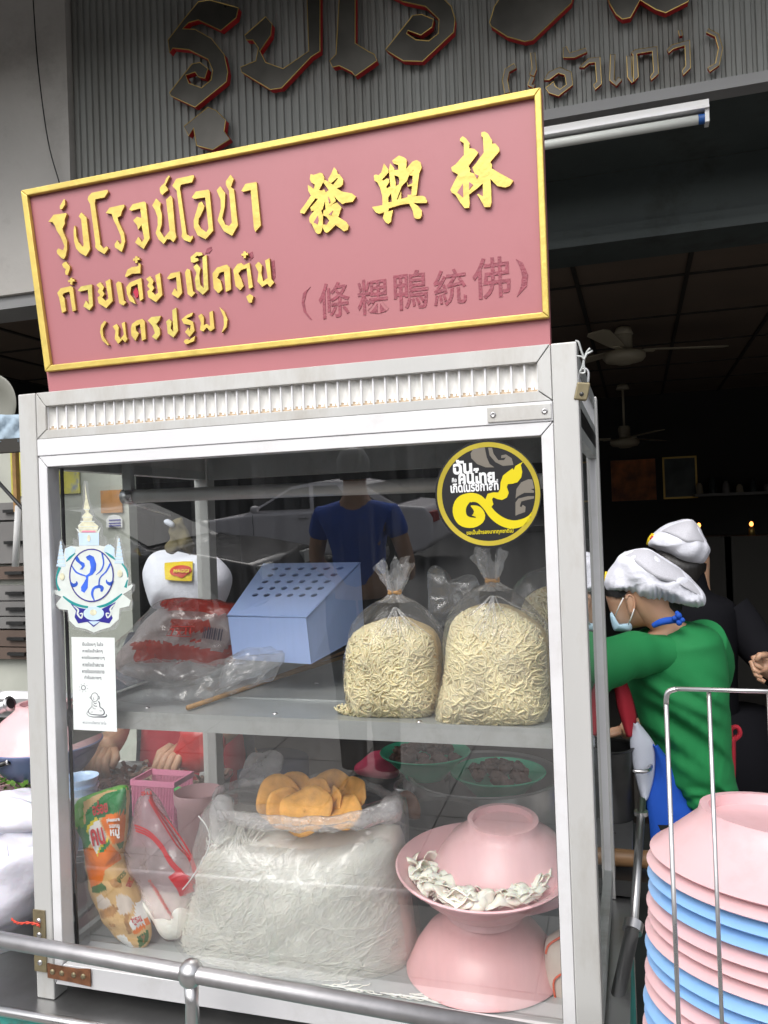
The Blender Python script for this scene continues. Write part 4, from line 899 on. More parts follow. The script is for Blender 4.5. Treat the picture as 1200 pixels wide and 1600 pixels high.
def tied_bag(nm, label, out, Y, df, neck, seed, N, ruff):
    zc = min(at(x, y, Y).z for x, y in out)
    P = Puff(out, Y, df, n=2.6, bump=.006, bsc=22, seed=seed)
    t = thing(nm, label, 'noodle bag', (P.c[0], Y, ZS+.001))
    core = Puff(neck['core'], Y, df*.93, n=2.6, bump=.004, bsc=40, seed=seed)
    core.mesh(MB(), 14, 64, -.015).build('noodle_mass', noodle_y, t, True)
    c2 = Puff(neck['core'], Y, df*.93, n=2.6); c2.seed = seed
    tag(strands(c2, N, 60, .0030, .0018, .23, seed, off=.0, lift=.0055).build('noodles', noodle_e, t, True), kind='stuff')
    P.mesh(MB(), 16, 90, .02).build('plastic', bagclr, t, True)
    n0, n1 = neck['n']; cn = at(*n0, Y); top = [at(*q, Y) for q in ruff]
    # gathered neck flaring into a ruffle
    rows = []; ax = (at(*n1, Y)-cn); na = 72
    for j in range(13):
        f = j/12; c = cn+ax*f
        if f < .25: w_ = neck['w']*(1+2.2*(1-f/.25)**1.6)
        else: w_ = neck['w']*(1+ (f-.25)/.75*neck['fl'])
        rows.append([c+Vector((math.cos(a)*w_*(1+.28*min(1, f*2)*math.sin(a*9+seed+f*2)+.16*math.sin(a*17+f*5)), math.sin(a)*w_*.75*(1+.28*math.sin(a*7+2*f)), (.010*f*math.sin(a*3+seed)+.007*f*math.sin(a*8)) if f > .3 else 0)) for a in (2*math.pi*k/na for k in range(na))])
    rows = [[p+noise.noise_vector(p*85+Vector((seed, 0, 0)))*(.0045*min(1, max(0, (j-3)/5))) for p in r_] for j, r_ in enumerate(rows)]
    MB().grid(rows, 0, True).build('gathered_neck', bagruf, t, True)
    cb = cn+ax*.25; MB().tube([cb+Vector((math.cos(a)*neck['w']*1.12, math.sin(a)*neck['w']*.85, .0012*math.sin(a*3))) for a in (2*math.pi*k/32 for k in range(32))], .0021, 8, closed=True).build('rubber_band', band, t, True)
    MB().tube([cb+Vector((math.cos(a)*neck['w']*1.15, math.sin(a)*neck['w']*.9, .0025+.0012*math.cos(a*2))) for a in (2*math.pi*k/32 for k in range(32))], .0017, 8, closed=True).build('rubber_band', band, t, True)
    # stretched folds running from the neck over the shoulders
    f_ = MB(); rn = random.Random(seed)
    for k in range(11):
        tx = rn.uniform(.08, .92); xa = out[0][0]; q = neck['sh']; ex = q[0]+(q[1]-q[0])*tx; ey = q[2]+rn.uniform(-14, 34)
        pts = []
        for j in range(12):
            u = j/11; x = n0[0]+(ex-n0[0])*u**1.3; y = n0[1]+(ey-n0[1])*u**(.9)
            p = P.px(x, max(y, n0[1]+10), .003); pts.append(p)
        f_.tube(pts, [.0012*(1-.6*j/11) for j in range(12)], 5)
    f_.build('fold', bagruf, t, True)
    return t
tied_bag('noodle_bag', 'clear tied bag of egg noodles in the middle of the shelf beside the blue box', [(551,990),(560,968),(585,945),(612,932),(640,938),(668,958),(688,985),(692,1040),(690,1090),(680,1118),(640,1121),(580,1122),(553,1112),(544,1070),(545,1025)], .13, .07,
    dict(core=[(551,1000),(568,978),(600,966),(630,962),(660,975),(683,995),(690,1040),(688,1095),(676,1116),(630,1119),(580,1120),(556,1112),(547,1070),(548,1030)], n=((617, 940), (616, 884)), w=.0085, fl=2.0, sh=(560, 685, 985)), 3, 560, [(590, 890), (648, 885)])
tied_bag('noodle_bag', 'larger clear tied bag of egg noodles at the right end of the shelf', [(702,975),(712,945),(740,922),(770,912),(800,925),(835,955),(858,985),(862,1050),(862,1100),(852,1128),(800,1134),(730,1136),(692,1130),(683,1110),(696,1050)], .115, .075,
    dict(core=[(706,985),(722,955),(755,943),(790,944),(826,962),(853,990),(860,1045),(860,1100),(848,1126),(800,1132),(730,1133),(694,1128),(686,1112),(698,1055)], n=((771, 922), (764, 864)), w=.0085, fl=1.5, sh=(712, 850, 965)), 8, 760, [(740, 868), (778, 865)])
# spill at the bag corners
for (x, y, s, lab, sc) in ((540, 1106, 21, 'egg noodle crumbs poking from the left corner of the middle noodle bag', 1), (690, 1128, 22, 'egg noodle crumbs at the left foot of the larger noodle bag', 1)):
    P = Puff([(x-14, y-6), (x+12, y-9), (x+22, y+8), (x+8, y+10), (x-10, y+4)], .1, .012, n=2.)
    mb = strands(P, 40, 12, .0025, .0014, .4, s); tag(mb.build('noodle_crumbs', noodle_e, None, True), lab, 'noodles', kind='stuff')
# empty and half seen bags behind them
P = Puff([(668,905),(672,885),(694,888),(700,905),(722,900),(748,905),(745,960),(700,975),(680,985),(672,950)], .22, .02, n=2.2, bump=.012, bsc=40, seed=4)
tag(P.mesh(MB(), 10, 60).build('empty_bag', bagthin, None, True), 'empty crumpled clear bag standing between and behind the two noodle bags', 'bag')
P = Puff([(800,940),(812,905),(835,892),(870,888),(890,930),(888,1040),(870,1070),(820,1060)], .3, .05, n=2.4, bump=.008, bsc=30, seed=6)
t = thing('noodle_bag', 'third clear noodle bag half hidden behind the right end of the shelf', 'noodle bag', (P.c[0], .3, ZS+.005)); P.mesh(MB(), 12, 70).build('plastic', bagclr, t, True)
P2 = Puff([(815,960),(830,925),(870,915),(885,960),(884,1050),(868,1066),(822,1056)], .3, .043, n=2.4); P2.mesh(MB(), 10, 48, -.02).build('noodle_mass', noodle_y, t, True)
tag(strands(P2, 200, 24, .0035, .0016, .3, 9).build('noodles', noodle_e, t, True), kind='stuff')

# ---------------------------------------------------------------- perforated blue box lying on the shelf
BB = thing('blue_box', 'light blue plastic holder with rows of round holes lying on the shelf', 'box', atz(450, 1030, ZS+.005))
q = dict(a=(356, 962), b=(478, 964), c=(486, 1036), d=(364, 1028), e=(412, 882), f=(562, 880), g=(570, 945))
Yf, Yb = .20, .335
zs_ = ZS+.0045
A_, B_ = at(*q['a'], Yf), at(*q['b'], Yf); C_, D_ = at(*q['c'], Yf-.0), at(*q['d'], Yf)
zlow = min(C_.z, D_.z)
E_, F_ = at(*q['e'], Yb), at(*q['f'], Yb); G_ = at(*q['g'], Yb); G_.z = min(G_.z, zs_+.05)
C_ = Vector((C_.x, Yf, max(zs_, C_.z))); D_ = Vector((D_.x, Yf, max(zs_, D_.z)))
Hh = Vector((E_.x+.006, Yb, zs_)); Gg = at(569, 990, Yb); Hh = Vector((E_.x+.006, Yb, Gg.z))
MB().prism([A_, B_, C_, D_], (0, .0025, 0)).build('end_wall', ltblue, BB)
MB().prism([B_+Vector((0,.0026,0)), F_, Gg, C_+Vector((0,.0026,0))], (-.0025, 0, 0)).build('side_wall', ltblue, BB)
MB().prism([A_+Vector((0,.0026,0)), E_, Hh, D_+Vector((0,.0026,0))], (.0025, 0, 0)).build('side_wall', ltblue, BB)
# perforated top: grid of cells, each with a round hole
nx, ny = 6, 5; mb = MB(); nseg = 16
def top_pt(u, v): return (A_*(1-u)+B_*u)*(1-v)+(E_*(1-u)+F_*u)*v
nn = (B_-A_).cross(E_-A_).normalized()
u0, u1, v0, v1 = .1, .93, .30, .95
def face(u_0, v_0, u_1, v_1):
    P = [top_pt(u_0, v_0), top_pt(u_1, v_0), top_pt(u_1, v_1), top_pt(u_0, v_1)]; mb.add(P, [(0, 1, 2, 3)])
face(0, 0, 1, v0); face(0, v1, 1, 1); face(0, v0, u0, v1); face(u1, v0, 1, v1)
hl = MB()
for i in range(nx):
    for j in range(ny):
        ua, ub = u0+(u1-u0)*i/nx, u0+(u1-u0)*(i+1)/nx; va, vb = v0+(v1-v0)*j/ny, v0+(v1-v0)*(j+1)/ny; cu, cv = (ua+ub)/2, (va+vb)/2
        R1 = []; R2 = []
        for k in range(nseg):
            an = 2*math.pi*k/nseg; ca, sa = math.cos(an), math.sin(an); mx_ = max(abs(ca), abs(sa))
            R1.append(top_pt(cu+ca/mx_*(ub-ua)/2, cv+sa/mx_*(vb-va)/2)); R2.append(top_pt(cu+ca*.0052/(B_-A_).length, cv+sa*.0052/(E_-A_).length))
        mb.grid([R1, R2], 0, True)
o = mb.build('perforated_top', ltblue, BB); md = o.modifiers.new('t', 'SOLIDIFY'); md.thickness = .0025; md.offset = 1
MB().tube([A_, B_, F_, E_], .0022, 8, closed=True).build('rim', ltblue, BB, True)
MB().prism([D_, C_, Gg, Hh], (0, 0, -.002)).build('base', ltblue, BB)
MB().prism([Hh, Gg, F_, E_], (0, .0025, 0)).build('end_wall', ltblue, BB)

# ---------------------------------------------------------------- pack of printed bags and loose film on the shelf
P = Puff([(185,1005),(205,985),(232,955),(262,936),(300,934),(350,940),(372,948),(376,1000),(365,1032),(340,1060),(260,1075),(200,1068),(170,1045)], .24, .055, n=2.0, bump=.01, bsc=26, seed=2)
BP = thing('bag_pack', 'pack of clear bags printed in red lying left of the blue box', 'bag pack', (P.c[0], .24, ZS+.003))
mb = MB(); P.mesh(mb, 18, 110); ob = mb.build('plastic', [bagthin, redprint], BP, True)
RP_ = [catmull(Q(250,940,300,930,372,944,378,962,330,958,290,956,262,952), 2), Q(205,1005,232,1000,345,1018,372,1000,372,1030,340,1040,280,1030,215,1036), Q(268,966,330,968,332,985,290,990,266,985), Q(300,1000,318,1000,318,1004,300,1004)]
for pf in ob.data.polygons:
    c = ORG['bag_pack']+pf.center; x, y = photo(c)
    if any(inpoly(x, y, q_) for q_ in RP_): pf.material_index = 1
Pin = Puff([(195,1010),(240,958),(270,944),(345,948),(368,956),(368,1000),(340,1050),(240,1066),(185,1045)], .245, .04, n=2.0, bump=.008, bsc=30, seed=5)
Pin.mesh(MB(), 12, 70).build('folded_bags', mat('stacked_film', (.32, .26, .25), .35, 0, .25, 30, .5, 40), BP, True)
def lab(P, body, x, y, hpx, wpx, m, par, rot=0., off=.004, bold=.02):
    c = P.px(x, y, off); k = 1/FPX*(c-EYE).dot(AX[2]); u_ = P.px(x+6, y, off)-P.px(x-6, y, off); v_ = P.px(x, y-6, off)-P.px(x, y+6, off)
    u_.normalize(); nn_ = u_.cross(v_).normalized(); v_ = nn_.cross(u_); xr = u_*math.cos(rot)+v_*math.sin(rot); yr = v_*math.cos(rot)-u_*math.sin(rot)
    return text('lettering', body, c, hpx*k, xr, yr, m, par, .0002, bold, wpx*k)
redink = mat('red_ink', (.55, .03, .02), .5)
lab(P, '7 x 11', 282, 987, 11, 36, redink, BP, .04, .006)
fr_ = MB(); fr_.tube([P.px(x, y, .006) for x, y in ((260, 993), (267, 979), (304, 979), (298, 995))], .0007, 5, closed=True); fr_.build('print_frame', redink, BP)
br_ = MB(); rn = random.Random(3); x = 316
while x < 346:
    wd = rn.choice((1, 1.6, 2.4)); br_.prism([P.px(x+3, 979+ (x-316)*.15, .0062), P.px(x+3+wd, 979+(x-316)*.15, .0062), P.px(x+wd, 997+(x-316)*.15, .0062), P.px(x, 997+(x-316)*.15, .0062)], (0, .0004, 0)); x += wd+rn.choice((1.2, 2))
br_.build('bar_print', ink, BP)
for nm, out, Y, sd, lb in (('clear_film', [(175,1075),(190,1045),(240,1030),(330,1035),(420,1018),(446,1020),(432,1042),(340,1080),(325,1092),(240,1098),(185,1098)], .12, 3, 'crumpled clear plastic film lying at the front left of the shelf'),
                       ('clear_film', [(335,1078),(352,1045),(375,1018),(440,1015),(446,1022),(425,1060),(345,1086)], .16, 7, 'stiff piece of clear film in front of the blue box')):
    P = Puff(out, Y, .035, n=1.6, bump=.016, bsc=34, seed=sd); tag(P.mesh(MB(), 12, 80).build(nm, bagthin, None, 40), lb, 'film')
a, b = atz(293, 1106, ZS+.006), atz(545, 1024, ZS+.010)
tag(MB().tube([a, (a+b)/2+Vector((0, 0, .002)), b], [.0042, .0042, .0036], 10).build('bamboo_stick', wood, None, True), 'long bamboo stick lying across the front of the shelf', 'stick')
a2, b2 = atz(420, 1062, ZS+.0075), atz(545, 1016, ZS+.008)
tag(MB().tube([a2, b2], .0032, 8).build('bamboo_stick', wood2, None, True), 'darker stick lying behind the long bamboo stick', 'stick')
# ---------------------------------------------------------------- big bag of rice noodles on the cabinet floor
VO = [(331,1262),(345,1245),(400,1255),(480,1275),(560,1270),(610,1255),(626,1262),(630,1330),(640,1400),(652,1470),(650,1510),(630,1540),(560,1552),(450,1548),(340,1530),(293,1515),(289,1480),(300,1400),(318,1330)]
VY = .175
VP = Puff(VO, VY, .130, n=2.5, bump=.006, bsc=16, seed=1)
VB = thing('rice_noodle_bag', 'big open clear bag full of thin white rice noodles on the cabinet floor', 'noodle bag', (VP.c[0], VY, ZF))
core = Puff([(333,1318),(400,1305),(480,1312),(560,1305),(620,1296),(632,1370),(645,1450),(648,1505),(628,1535),(560,1547),(450,1543),(345,1526),(297,1510),(294,1480),(305,1410),(320,1360)], VY, .121, n=2.5)
core.seed = 2
cm = Puff([(333,1318),(400,1305),(480,1312),(560,1305),(620,1296),(632,1370),(645,1450),(648,1505),(628,1535),(560,1547),(450,1543),(345,1526),(297,1510),(294,1480),(305,1410),(320,1360)], VY, .1195, n=2.5, bump=.003, bsc=25)
cm.mesh(MB(), 16, 80, -.01).build('noodle_mass', rice_core, VB, True)
tag(strands(core, 2700, 64, .0048, .00052, .30, 31, flow=1.9, fs=4.2, lift=.003, sides=3).build('noodles', rice_n, VB, True), kind='stuff')
tag(strands(core, 170, 70, .0035, .0006, .07, 32, lift=.006, sides=3).build('noodles', rice_n, VB, True), kind='stuff')
mb = MB(); VP.mesh(mb, 18, 110, .015)
mb.build('plastic', bagmilk, VB, True)
# inner loose strands near the mouth
tag(strands(Puff([(335,1285),(370,1262),(420,1275),(420,1330),(340,1340)], VY+.02, .06), 120, 30, .004, .0008, .3, 40, flow=3, fs=12, sides=3).build('noodles', rice_n, VB, True), kind='stuff')
# rolled rim of the bag mouth
rim = [at(x, y, Y) for x, y, Y in ((334,1262,.16),(352,1272,.10),(400,1279,.072),(460,1284,.066),(520,1283,.066),(575,1272,.075),(612,1260,.10),(624,1252,.15),(600,1236,.24),(545,1222,.285),(480,1218,.29),(420,1222,.28),(372,1226,.25),(342,1238,.20))]
rc = [Vector(p) for p in catmull([tuple(p) for p in rim], 10)]; cr = sum(rc, Vector())/len(rc); rows = []
for k, p in enumerate(rc):
    o_ = (p-cr); o_.z = 0; o_.normalize(); q = noise.noise_vector(p*34)*.005; e_ = 1+.5*noise.noise(p*21+Vector((7, 0, 0)))
    rows.append([p+q+o_*(a_*.0042*e_)+Vector((0, 0, b_*.0075*e_))+noise.noise_vector((p+Vector((a_, 0, b_))*.01)*90)*.0018 for a_, b_ in ((-.6, -1.1), (-1, -.2), (-.8, .7), (0, 1.15), (.8, .8), (1.1, 0), (1.1, -1), (.9, -2.0), (.4, -1.6), (.1, -.6))])
rows.append(rows[0]); MB().grid(rows, 0, True).build('rolled_rim', bagruf, VB, True)
P = Puff([(330,1275),(332,1248),(345,1240),(362,1252),(366,1290),(352,1312),(335,1318)], .13, .02, bump=.008, bsc=50); P.mesh(MB(), 8, 40).build('bunched_corner', bagruf, VB, True)
P = Puff([(592,1262),(600,1248),(624,1246),(628,1268),(622,1284),(598,1286)], .12, .018, bump=.004, bsc=50); P.mesh(MB(), 8, 40).build('bunched_corner', bagruf, VB, True)
# flat bag tail standing up behind
P = Puff([(372,1222),(385,1190),(400,1174),(442,1178),(436,1215),(430,1232),(395,1238)], .3, .006, n=4, bump=.006, bsc=40, seed=9)
tag(P.mesh(MB(), 8, 50).build('clear_bag_edge', bagruf, None, True), 'stiff clear bag edge sticking up behind the rice noodle bag', 'bag')
# orange crisps in the mouth of the bag
def crisp_at(x, y, Y, r, ax, rot, lb, fold=.5):
    c = at(x, y, Y); rows = []; n_ = 28; M = Matrix.Rotation(rot, 3, 'Z') @ Matrix.Rotation(ax, 3, 'X')
    for j in range(7):
        q = r*j/6+.0004
        rows.append([c+M @ Vector((math.cos(a)*q*(1+.06*math.sin(3*a+x)), math.sin(a)*q*(1+.05*math.sin(2*a+y)), fold*.45*(q*q/r)*math.cos(2*a+x*.3)+.0035*(j/6)**2*math.sin(5*a+x)+.10*q*q/r)) for a in (2*math.pi*k/n_ for k in range(n_))])
    o = tag(MB().grid(rows, 0, True).build('crisp', crisp, None, True), lb, 'crisp', 'orange crisps in the rice noodle bag'); md = o.modifiers.new('t', 'SOLIDIFY'); md.thickness = .0022; return o
for x, y, Y, r, ax, rot, fo, lb in (
    (436, 1248, .19, .040, 1.25, .35, .22, 'upright tan orange crisp at the left of the bag mouth'),
    (462, 1240, .21, .038, 1.3, .05, .3, 'folded orange crisp standing second from the left'),
    (522, 1240, .21, .042, 1.2, -.3, .25, 'tall orange crisp at the back right of the pile'),
    (494, 1250, .185, .036, 1.1, -.25, .45, 'curled orange crisp in the middle of the pile'),
    (550, 1252, .175, .040, 1.0, -.85, .3, 'orange crisp leaning down at the right of the pile'),
    (515, 1262, .15, .032, .9, -.7, .5, 'small tightly curled orange crisp low in the middle right'),
    (448, 1264, .15, .036, .95, .6, .3, 'rough orange crisp below the upright one at left'),
    (478, 1268, .118, .044, .62, .15, .3, 'broad bright orange crisp at the front of the noodle bag mouth'),
    (536, 1272, .122, .034, .55, -.4, .35, 'paler orange crisp low at the front right')): crisp_at(x, y, Y, r, ax, rot, lb, fo)
# white string handle of the next bag
st = [at(x, y, .05) for x, y in catmull([(310,1275),(322,1290),(328,1310),(322,1335),(310,1355),(302,1368),(292,1382),(285,1390)], 5, False)]
tag(MB().tube(st, .0011, 6).build('white_string', white, None, True), 'thin white plastic string hanging at the left corner of the rice noodle bag', 'string')
# loose strands on the tray
mb = MB(); rn = random.Random(77)
for k in range(26):
    x, y = rn.uniform(490, 690), rn.uniform(1548, 1580); y = min(y, 1560+ (x-490)*.1)
    a = rn.uniform(-.3, .3); pts = []; p = atz(x, y, ZF+.0012)
    if p.y < .045: p.y = .045
    for j in range(10):
        pts.append(p.copy()); p += Vector((math.cos(a)*.006, math.sin(a)*.004, 0)); a += rn.gauss(0, .35); p.y = max(.04, p.y); p.z = ZF+.0012+.0015*rn.random()
    mb.tube(pts, .0009, 4)
tag(mb.build('loose_noodles', rice_n, None, True), 'loose rice noodle strands scattered on the tray by the pink bowls', 'noodles', kind='stuff')

# ---------------------------------------------------------------- seasoning packet
KO = [(115,1262),(132,1244),(165,1233),(198,1228),(197,1265),(192,1320),(186,1340),(200,1370),(222,1420),(234,1450),(232,1472),(222,1481),(203,1478),(176,1456),(158,1425),(143,1392),(136,1345),(132,1310),(122,1285)]
KY = .085
KP = Puff(KO, KY, .024, n=2.3, sm=3, bump=.0035, bsc=45, seed=3)
KT = thing('seasoning_packet', 'half rolled green and orange seasoning packet leaning upright inside the cabinet at left', 'packet', (KP.c[0], KY, ZF))
mb = MB(); KP.mesh(mb, 44, 260)
ob = mb.build('packet_body', [k_tan, k_lime, k_green, k_orange, k_white, k_red, k_yel, k_brown, k_dgreen, k_garlic], KT, True)
s8 = 1200/210; ox8, oy8 = 120, 1220
def K(*a): return [(ox8+a[i]/s8, oy8+a[i+1]/s8) for i in range(0, len(a), 2)]
PR = [(1, K(-40,-20,470,-20,470,70,280,85,150,135,60,190,60,420,-60,420)), (2, K(440,60,440,280,300,310,200,330,120,330,30,440,40,560,75,620,130,560,70,300,110,240,250,120)), (2, K(20,400,120,560,60,640,-20,460)),
      (3, K(440,275,420,540,320,570,210,350,260,310)), (3, K(60,610,150,590,300,560,390,660,400,700,250,800,230,900,130,960,80,760)),
      (8, K(130,950,230,910,275,970,200,1000,140,1000)), (0, K(410,545,400,620,360,600,350,560)), (8, K(350,560,420,540,410,600,380,610)),
      (9, K(175,1040,210,1010,290,1070,310,1110,240,1150,190,1140)), (9, K(345,1030,400,1010,430,1030,500,1090,480,1170,420,1200,370,1180)), (9, K(420,1020,450,1030,520,1090,480,1160,430,1100)),
      (7, K(200,1160,330,1110,370,1140,330,1210,220,1230)), (7, K(280,890,340,870,400,910,400,960,320,950)), (4, K(590,1040,620,1110,650,1200,640,1270,500,1330,460,1270,510,1200,520,1110)), (3, K(640,1230,650,1280,520,1380,500,1340)),
      (7, K(430,1180,480,1190,460,1260,500,1350,460,1370,420,1260)), (8, K(540,1390,640,1330,640,1420,560,1500)), (7, K(560,1390,610,1370,600,1440)), (4, K(350,1390,420,1370,500,1480,480,1500,420,1460)),
      (4, K(110,400,190,330,275,520,180,665,110,520)), (2, K(60,400,110,330,190,310,205,335,130,390,95,470)), (6, K(85,460,95,400,175,325,185,350,115,415,100,470)), (2, K(185,640,275,510,300,560,230,640)), (6, K(175,660,200,590,275,510,285,530,210,610,185,670)), (5, K(540,860,580,900,590,990,560,970))]
for pf in ob.data.polygons:
    x, y = photo(ORG['seasoning_packet']+pf.center); mi = 0
    for i, q_ in PR:
        if inpoly(x, y, q_): mi = i
    pf.material_index = mi
for b_, x, y, h_, wd, m_, r_ in (('คน', 185, 500, 150, 140, k_red, .2), ('อร่อย', 205, 235, 120, 165, k_red, .2), ('pleasure', 325, 350, 45, 140, k_white, .08), ('รสหมู', 335, 410, 45, 110, k_white, .05), ('หมู', 340, 475, 80, 90, k_white, .05),
                              ('สูตร', 400, 860, 60, 130, k_dgreen, .6), ('ชูรส', 540, 1250, 80, 110, k_red, .3), ('รส', 315, 1290, 30, 70, k_brown, -.1), ('ใหม่', 475, 905, 80, 60, k_red, -.2)):
    if '#' in b_: continue
    lab(KP, b_, ox8+x/s8, oy8+y/s8, h_/s8, wd/s8, m_, KT, r_, .0035, .03)

# ---------------------------------------------------------------- sugar bag with red stripes
SO = [(222,1238),(232,1232),(245,1250),(262,1280),(285,1320),(305,1362),(312,1390),(300,1405),(292,1430),(292,1462),(270,1470),(255,1462),(240,1430),(228,1400),(212,1370),(196,1345),(200,1310),(208,1270)]
SP_ = Puff(SO, .115, .034, n=2.0, sm=3, bump=.006, bsc=36, seed=12)
SU = thing('sugar_bag', 'opened clear sugar bag with red stripes leaning beside the seasoning packet', 'bag', (SP_.c[0], .115, ZF))
mb = MB(); SP_.mesh(mb, 26, 150); mb.build('plastic', bagsug, SU, True)
stripe = MB()
def band_on(path, wpx, P, off=.0035):
    L_, R_ = ribbon([(ox8+x/s8, oy8+y/s8, wpx) for x, y in path], 4)
    for i in range(len(L_)-1): stripe.add([P.px(*L_[i], off), P.px(*L_[i+1], off), P.px(*R_[i+1], off), P.px(*R_[i], off)], [(0, 1, 2, 3)])
for d_ in (0, 26, 50): band_on([(515+d_*.2, 395+d_), (640+d_*.2, 450+d_), (760, 570+d_), (830-d_*.1, 690+d_*.9), (960-d_*.3, 830+d_*.7), (1080-d_*.8, 900+d_*.6)], 2.6, SP_)
for d_ in (0, 30, 55): band_on([(660-d_*.3, 110+d_), (700-d_*.3, 220+d_*.4), (840-d_, 390+d_*.3), (960-d_*1.2, 560+d_*.3), (1030-d_*.6, 690), (1075-d_*.4, 830+d_*.3)], 2.6, SP_)
stripe.build('red_stripe', k_red, SU)
stripe = MB(); band_on([(870, 820), (950, 930), (985, 1010)], 24, SP_, .003); stripe.build('red_panel', k_red, SU)
Ps = Puff([(212,1385),(240,1395),(280,1400),(295,1420),(290,1458),(270,1466),(257,1458),(242,1430)], .115, .028, n=2.2); Ps.mesh(MB(), 10, 48).build('sugar', rice_core, SU, True)
for i in range(7): lab(SP_, 'น้ำตาลทราย', ox8+(690+i*22)/s8, oy8+(940+i*38)/s8, 5, 24, redink, SU, -.9, .0045, .0)
lab(SP_, 'ลิน', ox8+620/s8, oy8+110/s8, 8, 16, redink, SU, .2, .004)

# ---------------------------------------------------------------- cups, stacked tubs, pink beaker, green capped bottle, pink basket
CUP = [(0, .002), (.022, 0), (.024, .002), (.0315, .055), (.034, .060), (.034, .063), (.0315, .062), (.029, .055), (.022, .006), (0, .005)]
for k in range(6):
    p = at(132, 1400, .30); z = ZF+.055+k*.0165
    bowl('plastic_cup', (p.x, .30, z), [paleblue, milky, milky, milky, paleblue, paleblue][k], ('lowest', 'second', 'third', 'fourth', 'fifth', 'topmost')[k]+' cup of the nested stack in the white tubs', 1.05, cat='cup', prof=CUP, group='nested pale cups')
TUB = [(0, .002), (.03, 0), (.036, .004), (.048, .03), (.052, .045), (.054, .048), (.052, .0485), (.046, .032), (.034, .008), (0, .006)]
for k in range(3):
    p = at(132, 1420, .30); bowl('white_tub', (p.x, .30, ZF+.0005+k*.012), milky, ('lowest', 'middle', 'topmost')[k]+' milky tub under the stack of cups', 1., cat='tub', prof=TUB, group='milky tubs')
p = at(312, 1290, .33)
bowl('pink_beaker', (p.x, .33, ZF), pink_b, 'tall pink plastic beaker standing behind the sugar bag', 1., cat='beaker', prof=[(0, .003), (.034, 0), (.037, .003), (.043, .15), (.0475, .158), (.049, .178), (.0475, .18), (.045, .16), (.041, .15), (.035, .008), (0, .007)])
p = at(272, 1240, .5); t = thing('plastic_bottle', 'clear bottle with bright green cap standing behind the sugar bag', 'bottle', (p.x, .5, ZF))
zc = at(272, 1240, .5).z
MB().lathe([(0, ZF-zc), (.034, ZF-zc), (.035, -.1), (.033, -.06), (.018, -.025), (.013, -.015), (.013, 0)], (p.x, .5, zc), 32).build('bottle_body', bagclr, t, True)
MB().lathe([(.0165, -.012), (.017, -.01), (.017, .008), (.0155, .0115), (0, .012)], (p.x, .5, zc), 32).build('bottle_cap', mat('bright_green', (.02, .6, .12), .35), t, 40)
a, b = at(200, 1270, .42), at(250, 1232, .42)
t = thing('pink_basket', 'pink plastic basket with a latticed side behind the packets', 'basket', ((a.x+b.x)/2, .45, ZF))
pk = mat('pink_plastic', (.75, .25, .4), .4); m = MB(); y0, y1, x0, x1, z0, z1 = .46, .54, a.x-.02, b.x+.01, ZF, b.z
m.box(x0, y0, z1-.012, x1, y0+.004, z1); m.box(x0, y1, z1-.012, x1, y1+.004, z1); m.box(x0, y0+.004, z1-.012, x0+.004, y1, z1); m.box(x1-.004, y0+.004, z1-.012, x1, y1, z1); m.build('rim', pk, t)
m = MB()
for k in range(28): xx = x0+.004+k*(x1-x0-.008)/27; m.box(xx-.001, y0+.0005, z0+.004, xx+.001, y0+.0035, z1-.0121); m.box(xx-.001, y1+.0005, z0+.004, xx+.001, y1+.0035, z1-.0121)
for k in range(9): zz = z0+.008+k*(z1-z0-.03)/8; m.box(x0, y0+.0036, zz-.001, x1, y0+.005, zz+.001)
m.build('lattice', pk, t); MB().box(x0, y0, z0, x1, y1+.004, z0+.0038).build('basket_floor', pk, t)
P = Puff([(290,1290),(318,1240),(326,1228),(332,1262),(330,1300)], .5, .01, n=3); tag(P.mesh(MB(), 8, 40).build('navy_cloth', navy_c if False else mat('navy_blue_rag', (.02, .04, .16), .8), None, True), 'folded dark blue cloth beside the rear left post', 'cloth')
# white snack bag with an orange ring at the right post
P = Puff([(852,1480),(862,1462),(900,1450),(930,1480),(930,1580),(905,1600),(872,1590),(855,1550)], .13, .035, n=2.4, bump=.004, bsc=30)
t = thing('white_packet', 'white packet with an orange outline squeezed against the right post', 'packet', (P.c[0], .13, ZF)); P.mesh(MB(), 12, 60).build('packet_body', mat('packet_cream', (.6, .53, .46), .35, 0, .1, 20), t, True)
for P_ in ([(853,1490),(858,1476),(880,1462)], [(882,1520),(866,1532),(868,1560),(880,1585),(890,1595)]):
    MB().tube([P.px(x, y, .002) for x, y in catmull(P_, 4, False)], .0017, 6).build('orange_line', k_orange if False else mat('orange_print', (.7, .1, .03), .4), t, True)
# ---------------------------------------------------------------- behind the cabinet: pots, colanders, cloth, meat tray (on the cart's rear half)
def potobj(c, r, h, label, m_=None, th=.004):
    t = thing('stock_pot', label, 'pot', (c[0], c[1], c[2]))
    MB().lathe([(0, .003), (r-.012, 0), (r, .012), (r, h-.006), (r+.006, h-.003), (r+.007, h), (r+.004, h+.002), (r-th, h-.002), (r-th, .016), (r-.016, .008), (0, .008)], c, 64).build('pot_body', m_ or steel, t, 50)
    for s in (-1, 1):
        hp = [Vector((c[0]+s*(r+q), c[1]+y, c[2]+h*.75)) for q, y in ((-.001, -.05), (.03, -.045), (.042, 0), (.03, .045), (-.001, .05))]
        MB().tube(catmull(hp, 4, False), .005, 8).build('pot_handle', steel_p, t, True)
    return t
c = atz(700, 1262, CZT+.20); potobj((.60, .81, CZT+.001), .175, .155, 'wide stainless stock pot standing behind the cabinet below the green colanders')
c = at(690, 1310, .50); potobj((c.x, .475, ZF+.001), .085, .115, 'small stainless pot inside the cabinet behind the pink bowls')
